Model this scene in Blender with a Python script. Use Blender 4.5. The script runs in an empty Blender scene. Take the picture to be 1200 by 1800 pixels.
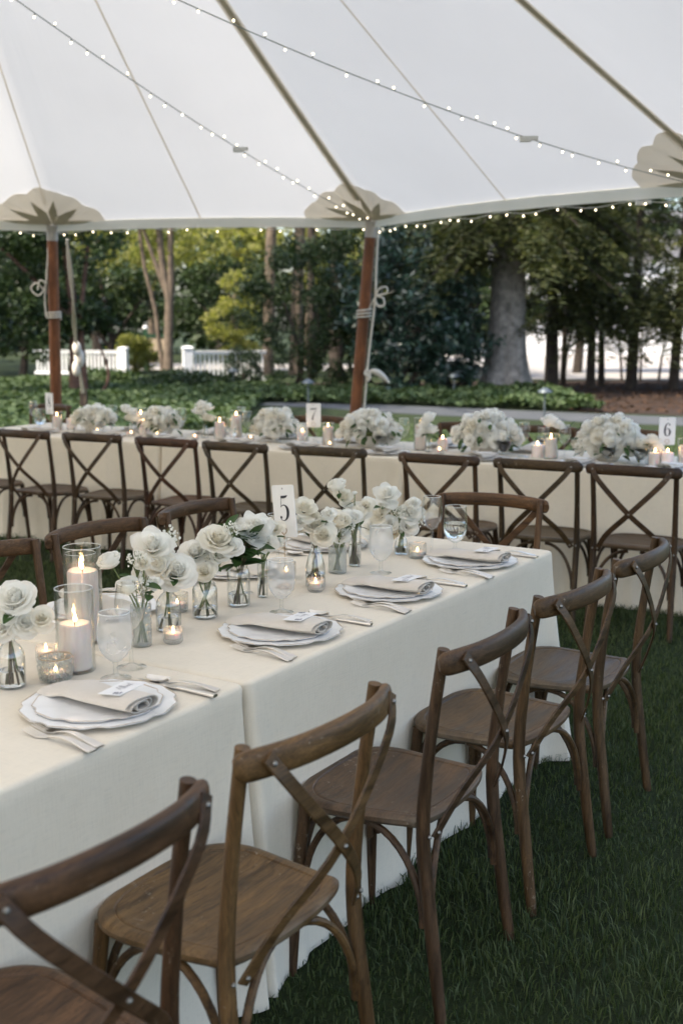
import bpy, bmesh, math, random
import numpy as np
from mathutils import Vector, Matrix

random.seed(11); RNG = np.random.default_rng(7)
R = math.radians
sc = bpy.context.scene
COL = sc.collection

# ------------------------------------------------------------------ camera, sky, sun, exposure
cd = bpy.data.cameras.new('camera'); cam = bpy.data.objects.new('camera', cd); COL.objects.link(cam)
cam.location = (0, 0, 1.563); cam.rotation_euler = (R(90 - 9.16), 0, 0)
cd.sensor_fit = 'VERTICAL'; cd.sensor_height = 36; cd.sensor_width = 24
cd.lens = 2055 / 1800 * 36; cd.clip_start = 0.05; cd.clip_end = 600
cd.dof.use_dof = True; cd.dof.focus_distance = 3.25; cd.dof.aperture_fstop = 3.6
sc.camera = cam

SUN_AZ = R(-125)      # compass-like angle from +y towards +x
SUN_EL = R(52)
w = bpy.data.worlds.new('World'); sc.world = w; w.use_nodes = True
nt = w.node_tree; bg = nt.nodes['Background']
sky = nt.nodes.new('ShaderNodeTexSky'); sky.sky_type = 'NISHITA'; sky.sun_disc = False
sky.sun_elevation = SUN_EL; sky.sun_rotation = SUN_AZ; sky.air_density = 1.0; sky.dust_density = 3.2; sky.ozone_density = 0.0
nt.links.new(sky.outputs[0], bg.inputs[0]); bg.inputs[1].default_value = 0.15
sd = bpy.data.lights.new('sun', 'SUN'); sd.energy = 2.4; sd.angle = R(0.6); sd.color = (1.0, 0.90, 0.76)
sun = bpy.data.objects.new('sun', sd); COL.objects.link(sun)
sdir = Vector((math.sin(SUN_AZ) * math.cos(SUN_EL), math.cos(SUN_AZ) * math.cos(SUN_EL), math.sin(SUN_EL)))
sun.rotation_euler = sdir.to_track_quat('Z', 'Y').to_euler(); sun.location = sdir * 60
sc.view_settings.view_transform = 'Standard'; sc.view_settings.look = 'None'
sc.view_settings.exposure = 1.74; sc.view_settings.gamma = 1.0; sc.view_settings.use_curve_mapping = False
sc.cycles.max_bounces = 10; sc.cycles.transparent_max_bounces = 24; sc.cycles.transmission_bounces = 10
sc.cycles.caustics_reflective = False; sc.cycles.caustics_refractive = False
sc.cycles.sample_clamp_indirect = 4.0

# ------------------------------------------------------------------ mesh helpers
def mesh_np(name, verts, faces, mat, smooth=False):
    verts = np.asarray(verts, np.float32); faces = np.asarray(faces, np.int32)
    k = faces.shape[1]; me = bpy.data.meshes.new(name)
    me.vertices.add(len(verts)); me.vertices.foreach_set('co', verts.ravel())
    me.loops.add(faces.size); me.loops.foreach_set('vertex_index', faces.ravel())
    me.polygons.add(len(faces)); me.polygons.foreach_set('loop_start', np.arange(0, faces.size, k, dtype=np.int32))
    try: me.polygons.foreach_set('loop_total', np.full(len(faces), k, np.int32))
    except Exception: pass
    if smooth: me.polygons.foreach_set('use_smooth', np.ones(len(faces), bool))
    me.materials.append(mat); me.update(calc_edges=True); me.validate()
    return me

class MB:
    def __init__(s): s.v = []; s.f = []
    def add(s, vs, fs):
        o = len(s.v); s.v += [tuple(p) for p in vs]; s.f += [tuple(i + o for i in f) for f in fs]; return s
    def box(s, c, d, rot=None):
        vs = [Vector((x * d[0] / 2, y * d[1] / 2, z * d[2] / 2)) for x in (-1, 1) for y in (-1, 1) for z in (-1, 1)]
        if rot is not None: vs = [rot @ v for v in vs]
        vs = [v + Vector(c) for v in vs]
        return s.add(vs, [(0, 1, 3, 2), (4, 6, 7, 5), (0, 4, 5, 1), (2, 3, 7, 6), (0, 2, 6, 4), (1, 5, 7, 3)])
    def sweep(s, path, sect, up=Vector((0, 0, 1)), cap=True):
        # sect(i, t) -> list of 2D points (side, up)
        P = [Vector(p) for p in path]; n = len(P); rings = []
        side = None
        for i, p in enumerate(P):
            t = (P[min(i + 1, n - 1)] - P[max(i - 1, 0)]).normalized()
            if side is None:
                u = up if abs(t.dot(up)) < 0.95 else Vector((1, 0, 0))
                side = t.cross(u).normalized()
            else:
                side = (side - t * side.dot(t)).normalized()
            u2 = side.cross(t).normalized()
            rings.append([p + side * a + u2 * b for a, b in sect(i, i / max(1, n - 1))])
        m = len(rings[0]); vs = [q for r in rings for q in r]; fs = []
        for i in range(n - 1):
            for j in range(m):
                fs.append((i * m + j, i * m + (j + 1) % m, (i + 1) * m + (j + 1) % m, (i + 1) * m + j))
        if cap: fs.append(tuple(reversed(range(m)))); fs.append(tuple((n - 1) * m + j for j in range(m)))
        return s.add(vs, fs)
    def tube(s, path, rad, n=8, up=Vector((0, 0, 1))):
        rr = rad if callable(rad) else (lambda t: rad)
        return s.sweep(path, lambda i, t: [(rr(t) * math.cos(2 * math.pi * j / n), rr(t) * math.sin(2 * math.pi * j / n)) for j in range(n)], up)
    def strip(s, path, wd, th, up=Vector((0, 0, 1)), rnd=0.0):
        ww = wd if callable(wd) else (lambda t: wd)
        tt = th if callable(th) else (lambda t: th)
        def sec(i, t):
            a, b = ww(t) / 2, tt(t) / 2; r = min(a, b) * 0.6
            return [(-a + r, -b), (a - r, -b), (a, -b + r), (a, b - r), (a - r, b), (-a + r, b), (-a, b - r), (-a, -b + r)]
        return s.sweep(path, sec, up)
    def lathe(s, prof, n=24, c=(0, 0, 0), close=False):
        m = len(prof); vs = []; fs = []
        for r, z in prof:
            for j in range(n):
                a = 2 * math.pi * j / n; vs.append((c[0] + r * math.cos(a), c[1] + r * math.sin(a), c[2] + z))
        for i in range(m - 1):
            for j in range(n):
                fs.append((i * n + j, i * n + (j + 1) % n, (i + 1) * n + (j + 1) % n, (i + 1) * n + j))
        if prof[0][0] > 1e-5 and close: fs.append(tuple(reversed(range(n))))
        if prof[-1][0] > 1e-5 and close: fs.append(tuple((m - 1) * n + j for j in range(n)))
        return s.add(vs, fs)
    def grid(s, P):
        nu, nv = len(P), len(P[0]); vs = [p for row in P for p in row]
        return s.add(vs, [(i * nv + j, (i + 1) * nv + j, (i + 1) * nv + j + 1, i * nv + j + 1) for i in range(nu - 1) for j in range(nv - 1)])
    def ball(s, c, r, n=8, m=6, sz=1.0):
        return s.lathe([(r * math.sin(math.pi * i / m) + 1e-6, r * sz * -math.cos(math.pi * i / m)) for i in range(m + 1)], n, c)
    def mesh(s, name, mat, smooth=True, merge=False):
        me = bpy.data.meshes.new(name); me.from_pydata(s.v, [], s.f)
        if merge:
            bm = bmesh.new(); bm.from_mesh(me); bmesh.ops.remove_doubles(bm, verts=bm.verts, dist=1e-6); bm.to_mesh(me); bm.free()
        for m_ in (mat if isinstance(mat, (list, tuple)) else [mat]): me.materials.append(m_)
        if smooth:
            me.polygons.foreach_set('use_smooth', np.ones(len(me.polygons), bool))
            try: me.set_sharp_from_angle(angle=R(40))
            except Exception: pass
        me.update(); return me

def bez(pts, n=20):
    # Catmull-Rom through pts
    P = [Vector(p) for p in pts]; P = [P[0] * 2 - P[1]] + P + [P[-1] * 2 - P[-2]]; out = []
    m = len(P) - 3
    for k in range(n + 1):
        x = k / n * m; i = min(int(x), m - 1); t = x - i
        a, b, c_, d = P[i], P[i + 1], P[i + 2], P[i + 3]
        out.append(0.5 * ((2 * b) + (c_ - a) * t + (2 * a - 5 * b + 4 * c_ - d) * t * t + (3 * b - a - 3 * c_ + d) * t ** 3))
    return out

# ------------------------------------------------------------------ object helpers
def obj(name, me, parent=None, loc=None, rot=None, scale=None, color=None):
    o = bpy.data.objects.new(name, me); COL.objects.link(o)
    if parent is not None: o.parent = parent
    if loc is not None: o.location = loc
    if rot is not None: o.rotation_euler = rot if not isinstance(rot, (int, float)) else (0, 0, rot)
    if scale is not None: o.scale = (scale,) * 3 if isinstance(scale, (int, float)) else scale
    if color is not None: o.color = color
    return o
def tag(o, label, cat, group=None):
    o['label'] = label; o['category'] = cat
    if group: o['group'] = group
    return o
def struct(o): o['kind'] = 'structure'; return o
def stuff(o): o['kind'] = 'stuff'; return o
def P_(name, me, subs=(), loc=None, rot=None, label=None): return (name, me, subs, loc, rot, label)
def spawn(name, parts, label, cat, group=None, loc=(0, 0, 0), rot=0, scale=None, color=None):
    root = obj(name, None, None, loc, rot, scale); tag(root, label, cat, group)
    for (n, me, subs, l, r, lb) in parts:
        o = obj(n, me, root, l, r, None, color)
        if lb: o['label'] = lb
        for (n2, me2, _, l2, r2, lb2) in subs:
            o2 = obj(n2, me2, o, l2, r2, None, color)
            if lb2: o2['label'] = lb2
    return root

# ------------------------------------------------------------------ materials
def mat(name):
    m = bpy.data.materials.new(name); m.use_nodes = True
    return m, m.node_tree, m.node_tree.nodes['Principled BSDF']
def N(t, typ, **kw):
    n = t.nodes.new(typ)
    for k, v in kw.items():
        if k in n.inputs: n.inputs[k].default_value = v
        else: setattr(n, k, v)
    return n
def coords(t, scale=(1, 1, 1), kind='Object'):
    tc = N(t, 'ShaderNodeTexCoord'); mp = N(t, 'ShaderNodeMapping'); mp.inputs['Scale'].default_value = scale
    t.links.new(tc.outputs[kind], mp.inputs['Vector']); return mp.outputs['Vector']
def noise(t, vec, scale, detail=4, rough=0.55):
    n = N(t, 'ShaderNodeTexNoise'); n.inputs['Scale'].default_value = scale; n.inputs['Detail'].default_value = detail; n.inputs['Roughness'].default_value = rough
    if vec is not None: t.links.new(vec, n.inputs['Vector'])
    return n.outputs['Fac']
def ramp(t, fac, stops):
    r = N(t, 'ShaderNodeValToRGB'); e = r.color_ramp.elements
    while len(e) < len(stops): e.new(0.5)
    for el, (p, c) in zip(e, stops): el.position = p; el.color = (*c, 1) if len(c) == 3 else c
    t.links.new(fac, r.inputs['Fac']); return r.outputs['Color']
def mixc(t, fac, a, b, mode='MIX'):
    m = N(t, 'ShaderNodeMix', data_type='RGBA', blend_type=mode)
    for i, x in ((0, fac), (6, a), (7, b)):
        if hasattr(x, 'is_linked'): t.links.new(x, m.inputs[i])
        elif i == 0: m.inputs[0].default_value = x
        else: m.inputs[i].default_value = (*x, 1) if len(x) == 3 else x
    return m.outputs[2]
def bump(t, b, h, strength=0.3, dist=0.01):
    n = N(t, 'ShaderNodeBump'); n.inputs['Strength'].default_value = strength; n.inputs['Distance'].default_value = dist
    t.links.new(h, n.inputs['Height']); t.links.new(n.outputs[0], b.inputs['Normal'])
def plain(name, col, rough=0.5, metal=0.0, var=0.08, nscale=30, **kw):
    m, t, b = mat(name); b.inputs['Roughness'].default_value = rough; b.inputs['Metallic'].default_value = metal
    f = noise(t, coords(t), nscale)
    t.links.new(ramp(t, f, [(0.3, tuple(c * (1 - var) for c in col)), (0.7, tuple(min(1, c * (1 + var)) for c in col))]), b.inputs['Base Color'])
    for k, v in kw.items(): b.inputs[k].default_value = v
    return m

def wood(name, stretch, a=(0.020, 0.011, 0.006), c=(0.118, 0.070, 0.035), rough=0.42, fine=1.0, wear=1.0):
    m, t, b = mat(name); oi = N(t, 'ShaderNodeObjectInfo')
    tc = N(t, 'ShaderNodeTexCoord'); mp = N(t, 'ShaderNodeMapping'); mp.inputs['Scale'].default_value = stretch
    ad = N(t, 'ShaderNodeVectorMath', operation='ADD'); t.links.new(tc.outputs['Object'], ad.inputs[0])
    cx = N(t, 'ShaderNodeCombineXYZ'); t.links.new(oi.outputs['Random'], cx.inputs[0]); t.links.new(oi.outputs['Random'], cx.inputs[1])
    ml = N(t, 'ShaderNodeVectorMath', operation='SCALE'); ml.inputs['Scale'].default_value = 7.0; t.links.new(cx.outputs[0], ml.inputs[0])
    t.links.new(ml.outputs[0], ad.inputs[1])
    wp = N(t, 'ShaderNodeTexNoise'); wp.inputs['Scale'].default_value = 7; wp.inputs['Detail'].default_value = 2; t.links.new(ad.outputs[0], wp.inputs['Vector'])
    w2 = N(t, 'ShaderNodeVectorMath', operation='MULTIPLY_ADD'); w2.inputs[1].default_value = (.03, .03, .03); t.links.new(wp.outputs['Color'], w2.inputs[0]); t.links.new(ad.outputs[0], w2.inputs[2])
    t.links.new(w2.outputs[0], mp.inputs['Vector']); v = mp.outputs['Vector']
    g = noise(t, v, 150 * fine, 6, 0.7); band = noise(t, v, 38 * fine, 4, 0.6); big = noise(t, ad.outputs[0], 5, 3); pores = noise(t, v, 420 * fine, 3, 0.6)
    c1 = mixc(t, 0.55, ramp(t, g, [(0.34, a), (0.64, c)]), ramp(t, band, [(0.34, a), (0.62, tuple(x * 1.15 for x in c))]))
    c2 = mixc(t, 0.65, c1, ramp(t, big, [(0.32, (0.62, 0.60, 0.60)), (0.68, (1.35, 1.28, 1.15))]), 'MULTIPLY')
    c2 = mixc(t, 0.55, c2, ramp(t, pores, [(0.36, (0.35, 0.33, 0.32)), (0.50, (1.08, 1.08, 1.08))]), 'MULTIPLY')
    c3 = mixc(t, 1.0, c2, oi.outputs['Color'], 'MULTIPLY')
    vor = noise(t, ad.outputs[0], 60, 3, 0.75); pat = noise(t, ad.outputs[0], 7, 2)                       # pale scuffs and chips
    s1 = ramp(t, vor, [(0.62, (0, 0, 0)), (0.68, (1, 1, 1))]); s2 = ramp(t, pat, [(0.52, (0, 0, 0)), (0.64, (1, 1, 1))])
    sc_ = N(t, 'ShaderNodeMath', operation='MULTIPLY'); t.links.new(s1, sc_.inputs[0]); t.links.new(s2, sc_.inputs[1])
    ge = N(t, 'ShaderNodeNewGeometry'); ew = ramp(t, ge.outputs['Pointiness'], [(0.53, (0, 0, 0)), (0.60, (1, 1, 1))])   # rubbed edges
    en = N(t, 'ShaderNodeMath', operation='MULTIPLY'); t.links.new(ew, en.inputs[0]); t.links.new(ramp(t, pat, [(0.40, (0, 0, 0)), (0.60, (1, 1, 1))]), en.inputs[1])
    sm = N(t, 'ShaderNodeMath', operation='MAXIMUM'); t.links.new(sc_.outputs[0], sm.inputs[0]); t.links.new(en.outputs[0], sm.inputs[1])
    sf = N(t, 'ShaderNodeMath', operation='MULTIPLY'); sf.inputs[1].default_value = 0.55 * wear; t.links.new(sm.outputs[0], sf.inputs[0])
    c4 = mixc(t, sf.outputs[0], c3, (0.40, 0.34, 0.26))
    t.links.new(c4, b.inputs['Base Color'])
    rr = ramp(t, band, [(0.3, (rough - .08,) * 3), (0.7, (rough + .18,) * 3)]); t.links.new(rr, b.inputs['Roughness'])
    b.inputs['Specular IOR Level'].default_value = 0.35; bump(t, b, g, 0.35, 0.0015); return m

def leafmat(name, a, c, trans=0.3, rough=0.55, spec=0.25):
    m, t, b = mat(name); g = N(t, 'ShaderNodeNewGeometry')
    big = noise(t, coords(t), 0.9, 3)
    col = ramp(t, g.outputs['Random Per Island'], [(0.0, a), (1.0, c)])
    col = mixc(t, 0.5, col, ramp(t, big, [(0.35, (0.7, 0.75, 0.7)), (0.65, (1.25, 1.2, 1.1))]), 'MULTIPLY')
    t.links.new(col, b.inputs['Base Color']); b.inputs['Roughness'].default_value = rough; b.inputs['Specular IOR Level'].default_value = spec
    tr = N(t, 'ShaderNodeBsdfTranslucent'); t.links.new(mixc(t, 1.0, col, (1.5, 1.6, 0.7), 'MULTIPLY'), tr.inputs['Color'])
    mx = N(t, 'ShaderNodeMixShader'); mx.inputs[0].default_value = trans
    t.links.new(b.outputs[0], mx.inputs[1]); t.links.new(tr.outputs[0], mx.inputs[2]); t.links.new(mx.outputs[0], t.nodes['Material Output'].inputs[0])
    return m

def fabric(name, col, weave=420, trans=0.0, crease=0.0, rough=0.9):
    m, t, b = mat(name); v = coords(t)
    w1 = noise(t, coords(t, (weave, weave * 0.06, weave * 0.06)), 1.0, 2); w2 = noise(t, coords(t, (weave * 0.06, weave, weave)), 1.0, 2)
    ws = N(t, 'ShaderNodeMath', operation='ADD'); t.links.new(w1, ws.inputs[0]); t.links.new(w2, ws.inputs[1])
    cr = noise(t, coords(t, (1, 1, 1)), 5.0, 4, 0.6)
    c0 = ramp(t, ws.outputs[0], [(0.75, tuple(x * 0.955 for x in col)), (1.25, tuple(min(1, x * 1.025) for x in col))])
    c0 = mixc(t, 0.35, c0, ramp(t, cr, [(0.35, (0.93, 0.92, 0.90)), (0.65, (1.04, 1.04, 1.04))]), 'MULTIPLY')
    t.links.new(c0, b.inputs['Base Color']); b.inputs['Roughness'].default_value = rough; b.inputs['Specular IOR Level'].default_value = 0.15
    try: b.inputs['Sheen Weight'].default_value = 0.15
    except Exception: pass
    hm = N(t, 'ShaderNodeMath', operation='MULTIPLY_ADD'); t.links.new(cr, hm.inputs[0]); hm.inputs[1].default_value = crease * 14; t.links.new(ws.outputs[0], hm.inputs[2])
    bump(t, b, hm.outputs[0], 0.28, 0.0012)
    return m

def sheet(name, col, trans, rough=0.8, scale=3.0, var=0.03):
    # translucent cloth: light shines through
    m, t, b = mat(name); n = noise(t, coords(t), scale, 3)
    c0 = ramp(t, n, [(0.3, tuple(x * (1 - var) for x in col)), (0.7, tuple(min(1, x * (1 + var)) for x in col))])
    df = N(t, 'ShaderNodeBsdfDiffuse'); tr = N(t, 'ShaderNodeBsdfTranslucent'); t.links.new(c0, df.inputs[0]); t.links.new(c0, tr.inputs[0])
    mx = N(t, 'ShaderNodeMixShader'); mx.inputs[0].default_value = trans
    t.links.new(df.outputs[0], mx.inputs[1]); t.links.new(tr.outputs[0], mx.inputs[2]); t.links.new(mx.outputs[0], t.nodes['Material Output'].inputs[0])
    t.nodes.remove(b); return m

def glassmat(name, tint=(0.965, 0.975, 0.97), edge=(0.62, 0.66, 0.65), mist=0.0, bumpscale=None, refl=0.75):
    m, t, b = mat(name); t.nodes.remove(b)
    lw = N(t, 'ShaderNodeLayerWeight'); lw.inputs['Blend'].default_value = 0.5
    pw = N(t, 'ShaderNodeMath', operation='POWER'); t.links.new(lw.outputs['Facing'], pw.inputs[0]); pw.inputs[1].default_value = 3.0
    tp = N(t, 'ShaderNodeBsdfTransparent'); t.links.new(mixc(t, pw.outputs[0], tint, edge), tp.inputs[0])
    gl = N(t, 'ShaderNodeBsdfGlossy'); gl.inputs['Roughness'].default_value = 0.04; gl.inputs['Color'].default_value = (1, 1, 1, 1)
    fr = N(t, 'ShaderNodeMath', operation='MULTIPLY_ADD'); t.links.new(pw.outputs[0], fr.inputs[0]); fr.inputs[1].default_value = refl * 0.60; fr.inputs[2].default_value = 0.07
    mx = N(t, 'ShaderNodeMixShader'); t.links.new(fr.outputs[0], mx.inputs[0]); t.links.new(tp.outputs[0], mx.inputs[1]); t.links.new(gl.outputs[0], mx.inputs[2])
    out = mx
    if bumpscale:
        bn = N(t, 'ShaderNodeBump'); bn.inputs['Strength'].default_value = 1.0; bn.inputs['Distance'].default_value = 0.004
        vr = N(t, 'ShaderNodeTexVoronoi'); vr.inputs['Scale'].default_value = bumpscale; t.links.new(coords(t), vr.inputs['Vector'])
        t.links.new(vr.outputs['Distance'], bn.inputs['Height']); t.links.new(bn.outputs[0], gl.inputs['Normal']); t.links.new(bn.outputs[0], lw.inputs['Normal'])
    if mist:
        df = N(t, 'ShaderNodeBsdfTranslucent'); df.inputs[0].default_value = (0.97, 0.97, 0.96, 1); d2 = N(t, 'ShaderNodeBsdfDiffuse'); d2.inputs[0].default_value = (0.93, 0.93, 0.92, 1)
        ms = N(t, 'ShaderNodeMixShader'); ms.inputs[0].default_value = 0.5; t.links.new(df.outputs[0], ms.inputs[1]); t.links.new(d2.outputs[0], ms.inputs[2])
        m2 = N(t, 'ShaderNodeMixShader'); nz = noise(t, coords(t), 18, 2)
        t.links.new(ramp(t, nz, [(0.3, (mist * 0.92,) * 3), (0.7, (min(1, mist * 1.08),) * 3)]), m2.inputs[0])
        t.links.new(mx.outputs[0], m2.inputs[1]); t.links.new(ms.outputs[0], m2.inputs[2]); out = m2
    t.links.new(out.outputs[0], t.nodes['Material Output'].inputs[0]); return m
def emit(name, col, s):
    m, t, b = mat(name); t.nodes.remove(b); e = N(t, 'ShaderNodeEmission'); e.inputs[0].default_value = (*col, 1); e.inputs[1].default_value = s
    t.links.new(e.outputs[0], t.nodes['Material Output'].inputs[0]); return m

M = {}
M['wood_v'] = wood('wood_upright', (1, 1, 0.07)); M['wood_h'] = wood('wood_rail', (0.07, 1, 1))
M['wood_seat'] = wood('wood_seat', (0.06, 1.0, 1.0), (0.034, 0.020, 0.011), (0.150, 0.094, 0.050), 0.40, 0.8)
M['wood_bent'] = wood('wood_bent', (0.3, 0.3, 0.3), fine=0.8)
M['steel'] = plain('steel_rivet', (0.30, 0.28, 0.25), 0.45, 1.0)
M['cloth'] = fabric('table_linen', (0.80, 0.715, 0.58), 420, crease=0.16)
M['napkin'] = fabric('napkin_linen', (0.66, 0.60, 0.525), 700, crease=0.05)
M['china'] = plain('white_china', (0.89, 0.88, 0.86), 0.22, var=0.01)
M['gold'] = plain('gold_rim', (0.40, 0.27, 0.15), 0.35, 0.15)
M['silver'] = plain('silver', (0.88, 0.84, 0.79), 0.28, 1.0, 0.05)
M['card'] = plain('card_paper', (0.86, 0.85, 0.84), 0.7, var=0.01)
M['ink'] = plain('ink', (0.03, 0.03, 0.04), 0.6)
M['ink_soft'] = plain('ink_pale', (0.30, 0.29, 0.32), 0.6)
M['emblem'] = plain('emblem_ink', (0.10, 0.09, 0.16), 0.6)
M['glass'] = glassmat('clear_glass', (0.985, 0.99, 0.988), (0.50, 0.53, 0.52), refl=1.2); M['glass_mist'] = glassmat('misted_glass', (0.99, 0.99, 0.99), (0.75, 0.77, 0.77), mist=0.27, refl=1.1)
M['rim_highlight'] = plain('rim_highlight', (0.86, 0.88, 0.87), 0.12, var=0.01)
M['glass_cut'] = glassmat('cut_glass', (0.90, 0.92, 0.91), (0.45, 0.47, 0.46), mist=0.10, bumpscale=130, refl=1.2)
M['glass_vot'] = glassmat('votive_glass', (0.93, 0.93, 0.92), (0.6, 0.61, 0.6), mist=0.16, refl=1.0)
m_, t_, b_ = mat('water'); b_.inputs['Transmission Weight'].default_value = 1.0; b_.inputs['IOR'].default_value = 1.33; b_.inputs['Roughness'].default_value = 0.0; b_.inputs['Base Color'].default_value = (0.96, 0.98, 0.98, 1); M['water'] = m_
M['wax'] = plain('candle_wax', (0.86, 0.75, 0.69), 0.5, var=0.02); _b = M['wax'].node_tree.nodes['Principled BSDF']
_b.inputs['Subsurface Weight'].default_value = 0.5; _b.inputs['Subsurface Radius'].default_value = (0.03, 0.015, 0.01); _b.inputs['Subsurface Scale'].default_value = 0.6
M['wick'] = plain('wick', (0.02, 0.015, 0.01), 0.9); M['flame'] = emit('flame', (1.0, 0.58, 0.24), 15.0)
M['bulb'] = emit('bulb_glow', (1.0, 0.84, 0.58), 3.0)
M['ceramic'] = plain('ceramic_bowl', (0.72, 0.69, 0.64), 0.55, var=0.03)

def petalmat(name, col, inner):
    m, t, b = mat(name); g = N(t, 'ShaderNodeNewGeometry')
    c0 = ramp(t, g.outputs['Random Per Island'], [(0.0, tuple(x * 0.97 for x in col)), (1.0, col)])
    b.inputs['Roughness'].default_value = 0.65; b.inputs['Specular IOR Level'].default_value = 0.2; t.links.new(c0, b.inputs['Base Color'])
    tr = N(t, 'ShaderNodeBsdfTranslucent'); tr.inputs[0].default_value = (*inner, 1)
    mx = N(t, 'ShaderNodeMixShader'); mx.inputs[0].default_value = 0.58
    t.links.new(b.outputs[0], mx.inputs[1]); t.links.new(tr.outputs[0], mx.inputs[2]); t.links.new(mx.outputs[0], t.nodes['Material Output'].inputs[0]); return m
M['petal'] = petalmat('white_petal', (0.965, 0.955, 0.915), (0.98, 0.965, 0.91))
M['petal_cream'] = petalmat('cream_petal', (0.96, 0.93, 0.86), (0.97, 0.93, 0.82))
M['stamen'] = plain('stamen', (0.45, 0.30, 0.10), 0.8)
M['stem'] = plain('flower_stem', (0.13, 0.17, 0.055), 0.6, var=0.25, nscale=20); M['stem_brown'] = plain('woody_stem', (0.12, 0.085, 0.045), 0.7, var=0.25)
M['fleaf'] = leafmat('flower_leaf', (0.03, 0.065, 0.02), (0.06, 0.11, 0.035), 0.15, 0.4)
M['white_paint'] = plain('white_paint', (0.80, 0.80, 0.79), 0.5, var=0.03, nscale=6)
M['bark_grey'] = plain('grey_bark', (0.20, 0.185, 0.165), 0.95, var=0.45, nscale=7)
M['bark_tan'] = plain('tan_bark', (0.13, 0.10, 0.072), 0.95, var=0.3, nscale=6)
M['bark_dark'] = plain('dark_bark', (0.045, 0.034, 0.026), 0.95, var=0.4, nscale=6)
for k in ('bark_grey', 'bark_tan', 'bark_dark'):
    t_ = M[k].node_tree; bump(t_, t_.nodes['Principled BSDF'], noise(t_, coords(t_, (14, 14, 2)), 1.0, 5), 1.0, 0.05)
M['pole'] = wood('tent_pole_wood', (1, 1, 0.05), (0.10, 0.036, 0.014), (0.23, 0.088, 0.036), 0.4, 0.6, 0.0)
M['rope'] = plain('cotton_rope', (0.62, 0.58, 0.50), 0.9)
M['canopy'] = sheet('sail_cloth', (0.90, 0.905, 0.905), 0.25, scale=0.7, var=0.03)  # faint cloudy mottling in the colour stands in for tree shade
_t = M['canopy'].node_tree; _tc = N(_t, 'ShaderNodeTexCoord'); _sp = N(_t, 'ShaderNodeSeparateXYZ'); _t.links.new(_tc.outputs['Object'], _sp.inputs[0])
_an = N(_t, 'ShaderNodeMath', operation='ARCTAN2'); _t.links.new(_sp.outputs[1], _an.inputs[0]); _t.links.new(_sp.outputs[0], _an.inputs[1])
_le = N(_t, 'ShaderNodeVectorMath', operation='LENGTH'); _t.links.new(_tc.outputs['Object'], _le.inputs[0])
_cb = N(_t, 'ShaderNodeCombineXYZ'); _t.links.new(_an.outputs[0], _cb.inputs[0]); _t.links.new(_le.outputs['Value'], _cb.inputs[1])
_mp = N(_t, 'ShaderNodeMapping'); _mp.inputs['Scale'].default_value = (7, .35, 1); _t.links.new(_cb.outputs[0], _mp.inputs[0])
_bn = N(_t, 'ShaderNodeBump'); _bn.inputs['Strength'].default_value = .10; _bn.inputs['Distance'].default_value = .10; _t.links.new(noise(_t, _mp.outputs[0], 1.6, 4, .55), _bn.inputs['Height'])
for _n in _t.nodes:
    if _n.type in ('BSDF_DIFFUSE', 'BSDF_TRANSLUCENT'): _t.links.new(_bn.outputs[0], _n.inputs['Normal'])
M['patch'] = sheet('canvas_patch', (0.82, 0.765, 0.66), 0.5)
M['web'] = sheet('webbing', (0.52, 0.49, 0.39), 0.25)
M['cord'] = plain('light_cord', (0.34, 0.36, 0.35), 0.6); M['cord_white'] = plain('white_cord', (0.7, 0.7, 0.68), 0.6)

# ------------------------------------------------------------------ the place: table frames
TZ = 0.765
aT = R(31.79); uT = Vector((math.sin(aT), math.cos(aT), 0)); vT = Vector((uT.y, -uT.x, 0)); TC = Vector((0.748, 4.09, 0)); TW = 0.90
aB = R(119.09); uB = Vector((math.sin(aB), math.cos(aB), 0)); nB = Vector((uB.y, -uB.x, 0)); BC = Vector((-2.2147, 8.4193, 0))
RZ_T = math.atan2(uT.y, uT.x); RZ_B = math.atan2(uB.y, uB.x)
def NT(t, s, z=0.0): return TC - uT * t - vT * s + Vector((0, 0, z))      # near table: t back from the head end, s across
def BT(a, b, z=0.0): return BC + uB * a - nB * b + Vector((0, 0, z))      # back table: a along, b across away from camera

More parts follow.
